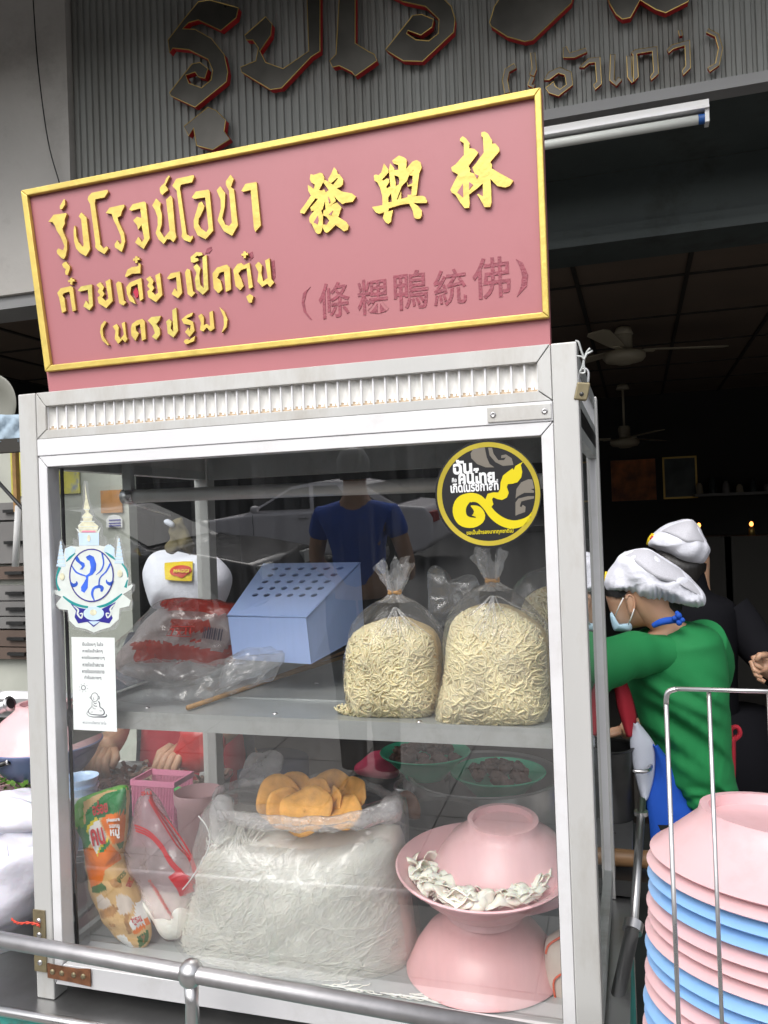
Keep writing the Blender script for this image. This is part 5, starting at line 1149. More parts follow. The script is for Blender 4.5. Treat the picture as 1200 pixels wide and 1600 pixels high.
GB = [(0, .004), (.048, 0), (.055, .003), (.058, .012), (.098, .052), (.118, .066), (.121, .070), (.119, .0725), (.1, .058), (.06, .016), (.05, .009), (0, .009)]
rn = random.Random(4)
def meatbowl(x, y, Y, s, label, lm, zsup):
    p = at(x, y, Y); c = Vector((p.x, Y, p.z-.067*s))
    bowl('green_colander', c, greenp, label, s, prof=GB, cat='bowl')
    mb = MB()
    for k in range(46):
        a, q = rn.uniform(0, 6.28), .085*s*math.sqrt(rn.random()); r = rn.uniform(.012, .02)*s
        d = c+Vector((q*math.cos(a), q*math.sin(a), (.052+.028*(1-(q/(.09*s))**2))*s+rn.uniform(-.004, .008)))
        rows = []
        for i in range(7):
            f = math.pi*i/6; rows.append([d+Vector((r*math.sin(f)*math.cos(t_), r*.8*math.sin(f)*math.sin(t_), r*.7*math.cos(f)))+noise.noise_vector(d*30+Vector((math.sin(f)*math.cos(t_), math.sin(t_), math.cos(f)))*1.3)*r*.5 for t_ in (2*math.pi*j/9 for j in range(9))])
        mb.grid(rows, 0, True)
    tag(mb.build('braised_meat', meat, None, True), lm, 'meat', kind='stuff')
    m = MB(); m.lathe([(.05*s, 0), (.05*s, zsup-c.z), (.062*s, zsup-c.z), (.062*s, 0)], (c.x, c.y, c.z-.0005), 24)
    tag(m.build('bowl_stand', steel, None, 40), 'steel stand under the green colander '+('on the right' if x > 720 else 'on the left'), 'stand')
meatbowl(778, 1207, .80, .92, 'green plastic colander of dark braised meat, right of two behind the cabinet', 'dark braised meat heaped in the right green colander', CZT+.0005)
meatbowl(664, 1176, .80, .90, 'green plastic colander of dark meat, left of two and half under the shelf', 'dark meat heaped in the left green colander', CZT+.0005)
P = Puff([(555,1200),(570,1182),(598,1173),(615,1182),(624,1206),(610,1214),(575,1212)], .84, .05, n=1.8, bump=.012, bsc=24, seed=2)
tag(P.mesh(MB(), 10, 60).build('pink_cloth', pinkc, None, True), 'crumpled bright pink cloth beside the left green colander', 'cloth')
bp_ = at(590, 1212, .84); tag(MB().lathe([(0, 0), (.09, 0), (.095, .01), (.095, bp_.z-CZT-.02), (0, bp_.z-CZT-.015)], (bp_.x, .84, CZT+.0005), 40).build('dark_crock', dark_c, None, 40), 'dark lidded crock under the pink cloth', 'crock')
P = Puff([(622,1250),(632,1235),(645,1240),(658,1262),(655,1280),(635,1276)], .5, .01, n=2, bump=.006, bsc=50); tag(P.mesh(MB(), 6, 30).build('spice_sachet', mat('sachet_brown', (.3, .13, .07), .3, 0, .3, 30), None, True), 'small brown sachet lying behind the rice noodle bag', 'sachet')
# steel tray of sliced meat, at the left
a, b = at(70, 1262, .62), at(310, 1262, .62)
TR_ = thing('meat_tray', 'stainless tray of sliced grey brown meat behind the cabinet at left', 'tray', ((a.x+b.x)/2, .7, CZT+.001))
zt = at(200, 1240, .62).z; cx = (a.x+b.x)/2; rx = (b.x-a.x)/2
rows = []
for sc_, z in ((.86, CZT+.002), (.92, CZT+.012), (1.0, zt), (1.03, zt+.003), (1.02, zt+.006), (.985, zt+.001), (.9, CZT+.016), (.2, CZT+.016)): rows.append([Vector((cx+rx*sc_*math.copysign(abs(math.cos(t_))**.5, math.cos(t_)), .72+.13*sc_*math.copysign(abs(math.sin(t_))**.5, math.sin(t_)), z)) for t_ in (2*math.pi*k/60 for k in range(60))])
MB().grid(rows, 0, True).build('tray_body', steel, TR_, 40)
mb = MB(); rn = random.Random(8)
for k in range(110):
    c = Vector((cx+rx*.85*rn.uniform(-1, 1), .72+.11*rn.uniform(-1, 1), zt-.01+rn.uniform(-.01, .02))); L_, wd = rn.uniform(.02, .045), rn.uniform(.01, .018); a_ = rn.uniform(0, 6.28); tl_ = rn.uniform(-.5, .5)
    rows = []
    for i in range(6):
        u = (i/5-.5)*L_; rows.append([c+Vector((math.cos(a_)*u-math.sin(a_)*v, math.sin(a_)*u+math.cos(a_)*v, tl_*u+.006*math.sin(i*1.3+k)+v*rn.uniform(-.2, .2))) for v in (-wd/2, -wd/5, wd/5, wd/2)])
    mb.grid(rows)
o = tag(mb.build('sliced_meat', meat2, None, True), 'sliced grey brown meat piled in the steel tray', 'meat', kind='stuff'); o.modifiers.new('t', 'SOLIDIFY').thickness = .004

# ---------------------------------------------------------------- left of the cabinet: bowls, ladles, white bag
p = at(70, 1163, .42)
for k in range(2):
    pass
zb_ = at(70, 1165, .42).z
bowl('blue_bowl', (p.x, .42, zb_-.086), mat('slate_blue_bowl', (.16, .2, .36), .35), 'slate blue bowl under the upturned pink bowl left of the cabinet', 1.05)
bowl('pink_bowl', (p.x, .42, zb_+.097), pink_b, 'upturned pink bowl resting on a blue bowl left of the cabinet', 1.04, True)
q = at(20, 1228, .40); zq = q.z
t = thing('pink_basin', 'pink basin holding chopped greens at the left edge', 'basin', (q.x-.02, .40, CZT)); RBAS = .135
MB().lathe([(0, .004), (.1, 0), (.108, .004), (RBAS, zq-CZT+.028), (RBAS+.006, zq-CZT+.034), (RBAS-.002, zq-CZT+.033), (.102, .01), (0, .01)], (q.x-.02, .42, CZT+.0005), 56).build('basin_body', pink_b, t, 50)
MB().lathe([(0, 0), (.095, .0), (.1, .02), (.08, zb_-.088-CZT), (0, zb_-.087-CZT)], (p.x, .42, CZT+.0115), 40).build('stand_drum', steel, t, 40)
mb = MB(); rn = random.Random(2)
gq = at(25, 1222, .335)
for k in range(260):
    c = gq+Vector((rn.uniform(-.09, .06), rn.uniform(-.05, .05), rn.uniform(-.02, .012))); a_ = rn.uniform(0, 6.28); s_ = rn.uniform(.004, .011); e_ = rn.uniform(-.8, .8)
    u_ = Vector((math.cos(a_), math.sin(a_), e_))*s_; v_ = Vector((-math.sin(a_), math.cos(a_), .3))*s_*.5
    mb.add([c-u_, c+v_, c+u_, c-v_], [(0, 1, 2, 3)])
o = tag(mb.build('chopped_greens', mat('chopped_green', (.08, .17, .02), .6, 0, .5, 60), None), 'chopped green herbs at the left edge below the pink basin rim', 'herbs', kind='stuff')
def ladle(x0, y0, x1, y1, Y, r, m, label, name='ladle'):
    t = thing(name, label, 'ladle', at(x1, y1, Y)); a, b = at(x0, y0, Y), at(x1, y1, Y); d = (b-a).normalized()
    MB().tube([a, b], r, 14).build('handle', m, t, True); MB().tube([b-d*.001, b+d*.004], [r*1.25, r*1.3], 18).build('collar', steel_p, t, True)
    MB().tube([b+d*.0045, b+d*.0046], r*.9, 14).build('bore', black, t); return t
ladle(-40, 1122, 14, 1100, .40, .0135, steel_p, 'steel ladle handle with hollow end at the upper left edge')
ladle(-30, 1205, 12, 1191, .30, .005, dark_st, 'thin dark ladle handle crossing in front of the blue bowl')
t = thing('ladle', 'dark ladle bowl hooked over the pink basin beside the left post', 'ladle', at(38, 1215, .36)); c = at(50, 1216, .36)
MB().lathe([(0, -.016), (.014, -.012), (.02, 0), (.021, .001), (.019, .0), (.013, -.010), (0, -.014)], c, 24, Matrix.Rotation(.6, 3, 'Y')).build('ladle_cup', steel, t, True)
MB().tube([at(30, 1221, .355), at(31, 1211, .355), at(42, 1206, .355), at(80, 1212, .36)], .0028, 8).build('handle', black, t, True)
for k, (y, Y, lb) in enumerate(((1095, .62, 'upper steel tray lid stacked left of the cabinet'), (1118, .58, 'middle steel tray lid stacked left of the cabinet'), (1140, .54, 'lower steel tray lid stacked left of the cabinet'))):
    a = at(-30, y, Y); b = at(95, y-8, Y); tt = thing('steel_tray', lb, 'tray', ((a.x+b.x)/2-.05, Y+.05, a.z-.01)); cx_ = (a.x+b.x)/2-.02; rx_ = (b.x-a.x)/2+.02; rows = []
    for sc_, z in ((.2, .0), (.88, .0), (.96, .014), (1., .018), (1.03, .016), (1.03, .012), (.97, .009), (.9, -.004), (.2, -.004)): rows.append([Vector((cx_+rx_*sc_*math.copysign(abs(math.cos(q))**.4, math.cos(q)), Y+.10*sc_*math.copysign(abs(math.sin(q))**.4, math.sin(q)), a.z+z-.012)) for q in (2*math.pi*j/48 for j in range(48))])
    MB().grid(rows, 0, True).build('tray_body', steel, tt, 40)
    if k == 2:
        for sx in (-1, 1): MB().box(cx_+sx*rx_*.8-.01, Y+.06, CZT+.0005, cx_+sx*rx_*.8+.01, Y+.08, a.z-.017).build('tray_leg', steel, tt)
# white plastic bag round a tub, tied with red twine
t = thing('white_bag', 'white plastic bag draped over a tub left of the cabinet, tied with red twine', 'bag', at(20, 1440, .10))
WO = [(-60,1265),(-20,1240),(20,1236),(62,1240),(98,1254),(116,1290),(112,1340),(80,1400),(62,1425),(45,1440),(20,1446),(-5,1462),(-40,1470),(-70,1440)]
P = Puff(WO, .12, .085, n=2.1, bump=.022, bsc=17, seed=7); mb = MB(); P.mesh(mb, 24, 130)
mb.build('bag_skin', whitebag, t, True)
P3 = Puff([(-60,1300),(-10,1292),(40,1318),(70,1300),(92,1330),(60,1412),(22,1440),(-40,1452)], .085, .066, n=2., bump=.012, bsc=17, seed=2); P3.mesh(MB(), 16, 80).build('bag_fold', whitebag, t, True)
P3 = Puff([(-60,1262),(0,1246),(60,1262),(78,1290),(30,1300),(-50,1306)], .06, .03, n=1.8, bump=.008, bsc=22, seed=4); P3.mesh(MB(), 12, 80).build('bag_fold', whitebag, t, True)
m = MB()
for x0, x1, y1 in ((20, -20, 1330), (22, 10, 1320), (24, 40, 1330), (24, 62, 1345), (20, -40, 1370)):
    m.tube([P.px(x0+(x1-x0)*u**1.2, 1438+(y1-1438)*u, .004*(1-u)) for u in (k/8 for k in range(9))], [.006*(1-.9*k/8) for k in range(9)], 6)
m.build('gathered_fold', whitebag, t, True)
tw = catmull([tuple(at(x, y, Y)) for x, y, Y in ((18, 1436, .03), (24, 1441, .02), (32, 1443, .0), (44, 1442, -.004), (56, 1444, -.005), (62, 1447, -.006))], 5, False)
mb = MB()
for s_ in (0, math.pi): mb.tube([Vector(q)+Vector((0, math.sin(k*.9+s_)*.0012, math.cos(k*.9+s_)*.0014)) for k, q in enumerate(tw)], .0011, 6)
tag(mb.build('red_twine', mat('red_twine', (.65, .07, .04), .6), None, True), 'red twisted twine tying the white bag to the corner bracket', 'twine')
b2 = at(-10, 1400, .16); tag(MB().lathe([(0, 0), (.09, 0), (.11, .08), (.112, .083), (.106, .08), (.086, .006), (0, .006)], (b2.x, .16, CZT+.0005), 40).build('white_tub', milky, None, 50), 'white tub inside the draped white bag', 'tub')

# ---------------------------------------------------------------- right: stack of bowls in a wire rack, pole, wooden handle
SX, SY2 = 1.092, -.254
zrim = T-.572+.047
RST = .17
BST = [(0,.010),(.069,.010),(.071,0),(.079,0),(.081,.009),(.090,.017),(.106,.031),(.117,.041),(.1225,.0445),(.125,.047),(.123,.0485),(.117,.043),(.104,.033),(.088,.021),(.07,.0135),(0,.0125)]
seq = 'ppbbpppbbppbbpppbbpp'
ords = ['topmost', 'second', 'third', 'fourth', 'fifth', 'sixth', 'seventh', 'eighth', 'ninth', 'tenth', 'eleventh', 'twelfth', 'thirteenth', 'fourteenth', 'fifteenth', 'sixteenth', 'seventeenth', 'eighteenth', 'nineteenth', 'twentieth']
rn = random.Random(6)
first = {}
for k, ch in enumerate(seq):
    z = zrim-k*.0131; m_ = {'p': pink_b, 'b': blue_b}[ch]; nm = {'p': 'pink_bowl', 'b': 'blue_bowl'}[ch]
    lb = f"{'pink' if ch == 'p' else 'blue'} bowl, {ords[k]} from the top of the tall upturned stack" if k else 'topmost upturned pink bowl of the tall stack in the wire rack'
    if ch not in first:
        o = bowl(nm, (SX, SY2, z), m_, lb, 1., True, prof=BST, group='bowls in the tall stack'); first[ch] = o
    else:
        o = first[ch].copy(); COL.objects.link(o); o['label'] = lb
    o.location = (SX+.003-.066*k*.0131+rn.uniform(-.0015, .0015), SY2+.004-.08*k*.0131+rn.uniform(-.0015, .0015), z); o.rotation_euler = (-.08+rn.uniform(-.008, .008), .066+rn.uniform(-.008, .008), 0)
t = thing('bowl_table', 'dark side table under the tall stack of bowls', 'table', (SX, 0, 0)); zt = zrim-19*.0131-.085
MB().box(SX-.17, -.55, zt-.03, SX+.3, -.1, zt).build('table_top', dark_st, t)
for x in (-.2, .2):
    for y in (-.2, .12): MB().box(SX+x, SY2+y, 0, SX+x+.03, SY2+y+.03, zt-.0305).build('leg', dark_st, t)
RK = thing('wire_rack', 'tall stainless wire rack standing in front of the stack of bowls', 'rack', (1.1, -.43, zt)); RYK = -.43
c0 = at(1040, 1076, RYK); c1 = at(1300, 1088, RYK)
pts = [Vector((at(1040, 1076, RYK).x, RYK, zt+.001)), c0-Vector((0, 0, .012)), c0+Vector((.0015, 0, -.003)), c0+Vector((.008, 0, 0)), Vector((c1.x, RYK, c0.z))]
MB().tube(pts[:2], .0019, 12).build('upright', steel_p, RK, True); MB().tube(catmull([tuple(p) for p in pts[1:4]], 4, False), .0021, 12).build('corner_bend', steel_p, RK, True)
MB().tube([pts[3], pts[4]], .0017, 12).build('top_rail', steel_p, RK, True)
x2 = at(1108, 1082, RYK).x; MB().tube([Vector((x2, RYK+.002, zt+.001)), Vector((x2, RYK+.002, c0.z-.0025))], .0017, 12).build('upright', steel_p, RK, True)
for x in (c1.x-.01, (x2+c1.x)/2): MB().tube([Vector((x, RYK+.002, zt+.001)), Vector((x, RYK+.002, c0.z-.0025))], .0017, 12).build('upright', steel_p, RK, True)
MB().tube([Vector((c0.x-.005, RYK, zt+.005)), Vector((c1.x, RYK, zt+.005))], .0017, 12).build('bottom_rail', steel_p, RK, True)
a, b = at(925, 1337, .62), at(1030, 1344, .62)
tag(MB().tube([a+(b-a)*u for u in (0, .05, .3, .6, .9, 1)], [.0135, .016, .0175, .0165, .018, .0175], 20).build('wooden_handle', wood2, None, True), 'turned wooden handle between the cabinet and the bowl stack', 'handle')
t = thing('handle_cart', 'dark steel stand holding the wooden handle', 'stand', (1.0, .65, 0))
MB().box(.93, .64, 0, .96, .67, a.z-.02).build('upright', dark_st, t); MB().box(.90, .56, a.z-.05, 1.06, .68, a.z-.0195).build('cradle', dark_st, t)
t = thing('steel_pole', 'stainless pole with a round collar beside the cabinet right side', 'pole', at(965, 1600, .3))
a, b = at(990, 1445, .33), at(945, 1650, .16); d = (b-a).normalized()
MB().tube([a, b, b+d*.25], .0115, 18).build('tube', steel, t, True); MB().tube([a-d*.004, a+d*.012], [.0165, .0165], 20).build('collar', steel_p, t, 40)
a2 = at(1003, 1250, .60); MB().tube([a, a2], .0075, 14).build('inner_tube', steel, t, True); MB().tube([a2+(a-a2)*.12-Vector((0,0,.004)), a2+(a-a2)*.12+Vector((0,0,.004))], .0135, 18).build('collar', steel_p, t, 40)
c = at(948, 1165, 1.02); potobj((c.x, 1.02, .9005), .062, c.z-.9, 'tall narrow dark pot seen between the cabinet and the apron', dark_st)
t = thing('stove_table', 'dark stove table behind the cart', 'table', (1.0, 1.2, 0)); MB().box(.5, 1.005, .82, 1.02, 1.1, .9).build('table_top', dark_st, t)
for x in (.52, .98): MB().box(x, 1.05, 0, x+.03, 1.08, .819).build('leg', dark_st, t)
# ---------------------------------------------------------------- people
def body(name, joints, edges, par, m, sub=2, root=0):
    me = bpy.data.meshes.new(name); o0 = ORG[par.name] if par is not None else Vector((0, 0, 0))
    me.from_pydata([Vector(j[0])-o0 for j in joints], edges, [])
    o = link(name, me, None, par, o0)
    sk = o.modifiers.new('skin', 'SKIN'); sk.use_smooth_shade = True; sk.branch_smoothing = .6
    ss = o.modifiers.new('sub', 'SUBSURF'); ss.levels = sub; ss.render_levels = sub
    for i, j in enumerate(joints):
        r = j[1]; r = r if isinstance(r, tuple) else (r, r)
        v = me.skin_vertices[0].data[i]; v.radius = r; v.use_root = (i == root)
    me.materials.append(m)
    bpy.context.view_layer.update(); dg = bpy.context.evaluated_depsgraph_get()
    m2 = bpy.data.meshes.new_from_object(o.evaluated_get(dg)); o.modifiers.clear(); o.data = m2
    if not m2.materials: m2.materials.append(m)
    m2.polygons.foreach_set('use_smooth', [True]*len(m2.polygons)); return o
def crumple(o, amt, sc, seed=0, axis=None):
    for v in o.data.vertices:
        c = v.co; v.co = c + noise.noise_vector(Vector((c.x*sc, c.y*sc, c.z*sc*.6+seed)))*amt
def loft(rows, Y, m, name, par, depth, n=40, smooth=True, pw=2.2):
    """rows of (y, x left, x right[, depth factor]) on the photo at distance plane Y -> closed round body"""
    rr = []
    rows = catmull([tuple(r)+(1, 0)[len(r)-3:] for r in rows], 4, False)
    for r in rows:
        y, xl, xr = r[:3]; k = r[3] if len(r) > 3 else 1; yo = r[4] if len(r) > 4 else 0
        a, b = at(xl, y, Y), at(xr, y, Y); c = (a+b)/2; h = (b-a)/2; ring_ = []
        for j in range(n):
            t_ = 2*math.pi*j/n; cs, sn = math.cos(t_), math.sin(t_)
            ring_.append(c+h*math.copysign(abs(cs)**(2/pw), cs)+Vector((0, yo+depth*k*math.copysign(abs(sn)**(2/pw), sn), 0)))
        rr.append(ring_)
    mb = MB(); mb.grid(rr, 0, True); mb.add([sum((Vector(p) for p in rr[0]), Vector())/n]+rr[0], [(0, i+1, (i+1) % n+1) for i in range(n)]); mb.add([sum((Vector(p) for p in rr[-1]), Vector())/n]+rr[-1], [(0, (i+1) % n+1, i+1) for i in range(n)])
    return mb.build(name, m, par, smooth)
def patch(P, poly, m, name, par, off):
    q = catmull(poly, 3); cx_ = sum(p[0] for p in q)/len(q); cy_ = sum(p[1] for p in q)/len(q)
    MB().grid([[P.px(cx_+(x-cx_)*k/4, cy_+(y-cy_)*k/4, off) for x, y in q] for k in (.05, 1, 2, 3, 4)], 0, True).build(name, m, par, True)
capnet = mat('cap_net', (.56, .56, .61), .9, 0, .12, 420)
logoy = mat('logo_yellow', (.75, .55, .02), .5); logor = mat('logo_red', (.55, .05, .02), .5)
# --- woman in green, seen from behind her left shoulder, bending over the stove
WY = 1.12
WM = thing('person', 'woman in green shirt, puffy white cap and blue mask bending over the stove', 'person', (1.10, 1.15, 0))
G = lambda x, y, Y=WY: at(x, y, Y)
hipc = G(1112, 1330, 1.2)
J = [(hipc, (.11, .10)), (G(1085, 1190, 1.17), (.10, .09)), (G(1065, 1070, 1.15), (.13, .105)), (G(1052, 1005, 1.15), (.08, .075)), (G(1040, 975, 1.14), (.05, .05)), (G(1016, 950, 1.13), (.056, .06)), (G(1005, 915, 1.14), (.078, .085)), (G(1010, 885, 1.15), (.06, .06)),
     (G(1022, 1012, 1.08), .055), (G(955, 1030, 1.0), .043), (G(905, 1075, .98), .036), (G(880, 1100, 1.02), .03), (G(862, 1105, 1.05), (.035, .018)),
     (G(1105, 1008, 1.26), .055), (G(1110, 1080, 1.42), .043), (G(1040, 1130, 1.45), .035), (G(985, 1140, 1.40), .03), (G(968, 1142, 1.38), (.03, .018)),
     (hipc+Vector((-.085, -.02, -.12)), (.085, .095)), (hipc+Vector((-.09, -.02, -.43)), .058), (Vector((hipc.x-.09, hipc.y, .10)), .04), (Vector((hipc.x-.11, hipc.y+.1, .035)), (.04, .03)),
     (hipc+Vector((.085, .03, -.12)), (.085, .095)), (hipc+Vector((.09, .05, -.43)), .058), (Vector((hipc.x+.09, hipc.y+.06, .10)), .04), (Vector((hipc.x+.08, hipc.y+.16, .035)), (.04, .03))]
Ed = [(0,1),(1,2),(2,3),(3,4),(4,5),(5,6),(6,7),(3,8),(8,9),(9,10),(10,11),(11,12),(3,13),(13,14),(14,15),(15,16),(16,17),(0,18),(18,19),(19,20),(20,21),(0,22),(22,23),(23,24),(24,25)]
bd = body('body', J, Ed, WM, skin)
for hand, dr_ in ((J[12][0], Vector((-1, .25, -.25))), (J[17][0], Vector((-1, .1, -.3)))):
    d = dr_.normalized(); s_ = d.cross(Vector((0, 0, 1))).normalized()
    for i, (off, L_) in enumerate(((-.03, .055), (-.011, .07), (.009, .075), (.028, .066))):
        b0 = hand+s_*off; MB().tube([b0-d*.01, b0+d*L_*.4, b0+d*L_*.75-Vector((0, 0, .012)), b0+d*L_-Vector((0, 0, .03))], [.009, .0085, .008, .0065], 8).build('finger', skin, WM, True)
# legs in dark trousers, shirt, sleeves
for q in ((18, 19, 20), (22, 23, 24)):
    MB().tube([J[q[0]][0]+Vector((0, 0, .1)), J[q[0]][0], J[q[1]][0], J[q[2]][0]-Vector((0, 0, .02))], [.1, .108, .08, .066], 20).build('trouser_leg', navy_c, WM, True)
loft([(1225, 1052, 1152), (1260, 1058, 1160), (1330, 1060, 1165), (1400, 1062, 1165)], 1.2, navy_c, 'trouser_seat', WM, .135)
sh = loft([(972, 1032, 1078, .5, 0), (980, 1012, 1108, .75, 0), (992, 992, 1124, .9, .0), (1010, 982, 1131, 1, .0), (1045, 976, 1137, 1.08, .0), (1080, 984, 1139, 1.1), (1120, 999, 1141, 1.08), (1165, 1016, 1142, 1.06), (1205, 1034, 1146, 1.08), (1225, 1046, 1152, 1.12), (1240, 1056, 1153, 1.14), (1256, 1066, 1146, 1.1)], WY+.06, green_s, 'shirt', WM, .135, 90)
me = sh.data
sd_ = sh.modifiers.new('s', 'SUBSURF'); sd_.levels = 1; sd_.render_levels = 1
for v in me.vertices:
    x, y = photo(ORG['person']+v.co); k = max(0, min(1, (y-1030)/60))
    # drag folds fanning from the armpit to the lower back, bunching at the hem
    u_, v_ = (x*.85+y*.53), (-x*.53+y*.85)          # along and across the drag lines from armpit to hip
    f1 = noise.noise(Vector((u_*.007, v_*.05, 2)))+.5*noise.noise(Vector((u_*.012, v_*.11, 5)))
    f2 = math.sin((y-1225)*.38+.06*(x-1100))*max(0, 1-abs(y-1238)/28)
    f3 = noise.noise(Vector((x*.02, y*.05, 9)))*max(0, 1-(y-985)/50)
    v.co.y += (.040*f1*k + .014*f2 + .022*f3); v.co.x += .007*f1*k
    v.co += noise.noise_vector(Vector((x*.02, y*.012, 3)))*.005
MB().tube(catmull([tuple(G(x, y, Y)) for x, y, Y in ((1056, 1022, 1.10), (1015, 1022, 1.06), (980, 1025, 1.02), (945, 1040, .985), (920, 1056, .98))], 4, False), [.043+.016*min(1, k/7)+.0022*math.sin(k*1.3) for k in range(17)], 28).build('sleeve', green_s, WM, True)
MB().tube(catmull([tuple(G(x, y, Y)) for x, y, Y in ((1095, 1000, 1.24), (1112, 1040, 1.34), (1100, 1090, 1.44))], 4, False), [.064, .064, .063, .062, .06, .058, .056, .054, .053], 28).build('sleeve', green_s, WM, True)
for k in range(7):
    pass
# apron: curved cloth panels on her front left side, neck strap and ties
def panel(name, quadrows, m, par, th=.003):
    rows = []
    for (xa, ya, Ya), (xb, yb, Yb) in catm_pairs(quadrows):
        a, b = at(xa, ya, Ya), at(xb, yb, Yb)
        rows.append([a+(b-a)*(j/10)+Vector((0, -.018*math.sin(math.pi*j/10), 0)) for j in range(11)])
    o = MB().grid(rows).build(name, m, par, True); md = o.modifiers.new('t', 'SOLIDIFY'); md.thickness = th; return o
def catm_pairs(q):
    A_ = catmull([p[0] for p in q], 5, False); B_ = catmull([p[1] for p in q], 5, False); return list(zip(A_, B_))
panel('apron_red', [((948, 1050, 1.03), (975, 1062, 1.06)), ((960, 1075, 1.02), (984, 1082, 1.05)), ((966, 1105, 1.015), (993, 1120, 1.04)), ((980, 1150, 1.01), (989, 1146, 1.03))], red_c, WM)
panel('apron_white', [((990, 1128, 1.03), (995, 1128, 1.033)), ((985, 1150, 1.012), (1020, 1160, 1.045)), ((987, 1180, 1.01), (1023, 1180, 1.045)), ((994, 1215, 1.005), (1020, 1215, 1.04)), ((1004, 1250, 1.0), (1012, 1244, 1.02))], white_c, WM)
panel('apron_blue', [((1020, 1160, 1.047), (1026, 1164, 1.05)), ((1024, 1182, 1.047), (1043, 1186, 1.06)), ((1021, 1215, 1.043), (1066, 1216, 1.07)), ((1010, 1248, 1.02), (1090, 1248, 1.085)), ((1015, 1290, 1.005), (1108, 1280, 1.08)), ((1020, 1380, 1.0), (1110, 1380, 1.07))], blue_c, WM)
panel('apron_tie', [((1138, 1150, 1.2), (1148, 1148, 1.2)), ((1140, 1200, 1.19), (1148, 1200, 1.19)), ((1141, 1226, 1.18), (1147, 1228, 1.18))], red_c, WM)
MB().tube(catmull([tuple(G(x, y, 1.2)) for x, y in ((1142, 1160), (1156, 1148), (1152, 1136), (1142, 1140), (1143, 1156))], 4, False), .006, 10).build('apron_bow', red_c, WM, True)
st = catmull([tuple(G(x, y, Y)) for x, y, Y in ((1020, 978, 1.055), (1033, 972, 1.05), (1050, 969, 1.06), (1062, 971, 1.075))], 5, False)
MB().tube(st, [.006+.003*math.sin(math.pi*k/(len(st)-1)) for k in range(len(st))], 10).build('neck_strap', blue_c, WM, True)
for x, y, r in ((1060, 962, .009), (1054, 966, .007), (1066, 969, .007), (1061, 973, .008), (1058, 958, .006)): MB().lathe([(0, -r), (r*.7, -r*.7), (r, 0), (r*.7, r*.7), (0, r)], G(x, y, 1.05), 10).build('strap_knot', blue_c, WM, True)
# head: face side, hair, ear, mask, cap
hd = Puff([(946,925),(950,945),(955,960),(961,975),(972,983),(990,981),(1012,978),(1040,978),(1058,968),(1060,945),(1040,915),(1000,900),(955,905)], WY+.03, .062, n=2.2); hd.mesh(MB(), 12, 60).build('head', skin, WM, True)
patch(hd, [(988,922),(1020,930),(1060,938),(1066,950),(1058,964),(1040,966),(1026,958),(1010,950),(998,938)], hair, 'hair', WM, .006)
patch(hd, [(943,914),(962,916),(980,922),(977,930),(966,934),(956,932),(946,930)], hair, 'hair', WM, .006)
er = [(976,932),(980,927),(987,928),(992,936),(994,946),(991,955),(986,962),(982,958),(980,948)]
P = Puff(er, WY-.036, .010, n=2.4); P.mesh(MB(), 8, 40).build('ear', skin, WM, True)
MB().tube(catmull([tuple(P.px(x, y, .0015)) for x, y in ((979, 936), (982, 930), (988, 932), (991, 940), (991, 950), (987, 957))], 4, False), .0024, 8).build('ear_rim', skin, WM, True)
P = Puff([(953,960),(958,956),(963,966),(968,978),(975,982),(984,973),(988,980),(984,986),(966,986),(958,983)], WY-.018, .022, n=2., c=(967, 976)); P.mesh(MB(), 8, 40).build('face_mask', mask_m, WM, True)
for q_ in (((974, 934), (967, 948), (961, 963)), ((991, 951), (987, 963), (982, 976))): MB().tube([at(x, y, WY-.046+.008*(i == 2)) for i, (x, y) in enumerate(q_)], .0016, 6).build('mask_loop', white, WM, True)
CAPO = [(946,920),(946,905),(953,888),(970,866),(990,859),(1012,857),(1030,866),(1052,880),(1078,902),(1100,925),(1103,938),(1096,946),(1080,947),(1060,943),(1040,938),(1015,938),(995,932),(975,925),(958,922)]
CP = Puff(CAPO, WY+.03, .108, n=2.1, bump=.008, bsc=24, seed=4); co = CP.mesh(MB(), 26, 200).build('cap', capw, WM, True)
for v in co.data.vertices:                       # elastic hem: fine gathers that die out up the crown
    x, y = photo(ORG['person']+v.co); hem = 922+(x-950)*.17 if x < 1015 else 936+(x-1015)*.08
    k = max(0, min(1, (y-hem+26)/24)); v.co.y += math.sin(x*.62+2*math.sin(x*.11))*.0045*k; v.co.z += math.sin(x*.62+1)*.0012*k
    v.co.y += noise.noise(Vector((x*.035, y*.06, 3)))*.012
m = MB(); NETO = [(973,864),(990,859.5),(1012,857.5),(1030,866.5),(1052,880.5),(1078,902.5),(1098,924),(1094,930),(1075,922),(1060,912),(1040,908),(1022,902),(1006,890),(990,876)]
L_ = catmull(NETO, 3); cx_, cy_ = 1030, 888
m.grid([[CP.px(cx_+(x-cx_)*k/5, cy_+(y-cy_)*k/5, .009 if k < 5 else .001) for x, y in L_] for k in (.03, 1, 2, 3, 4, 5)], 0, True); m.build('cap_net', capnet, WM, True)
MB().tube([CP.px(x, y, .001) for x, y in ((947, 893), (946, 900), (946, 908))], .003, 6).build('cap_logo', logoy, WM, True)

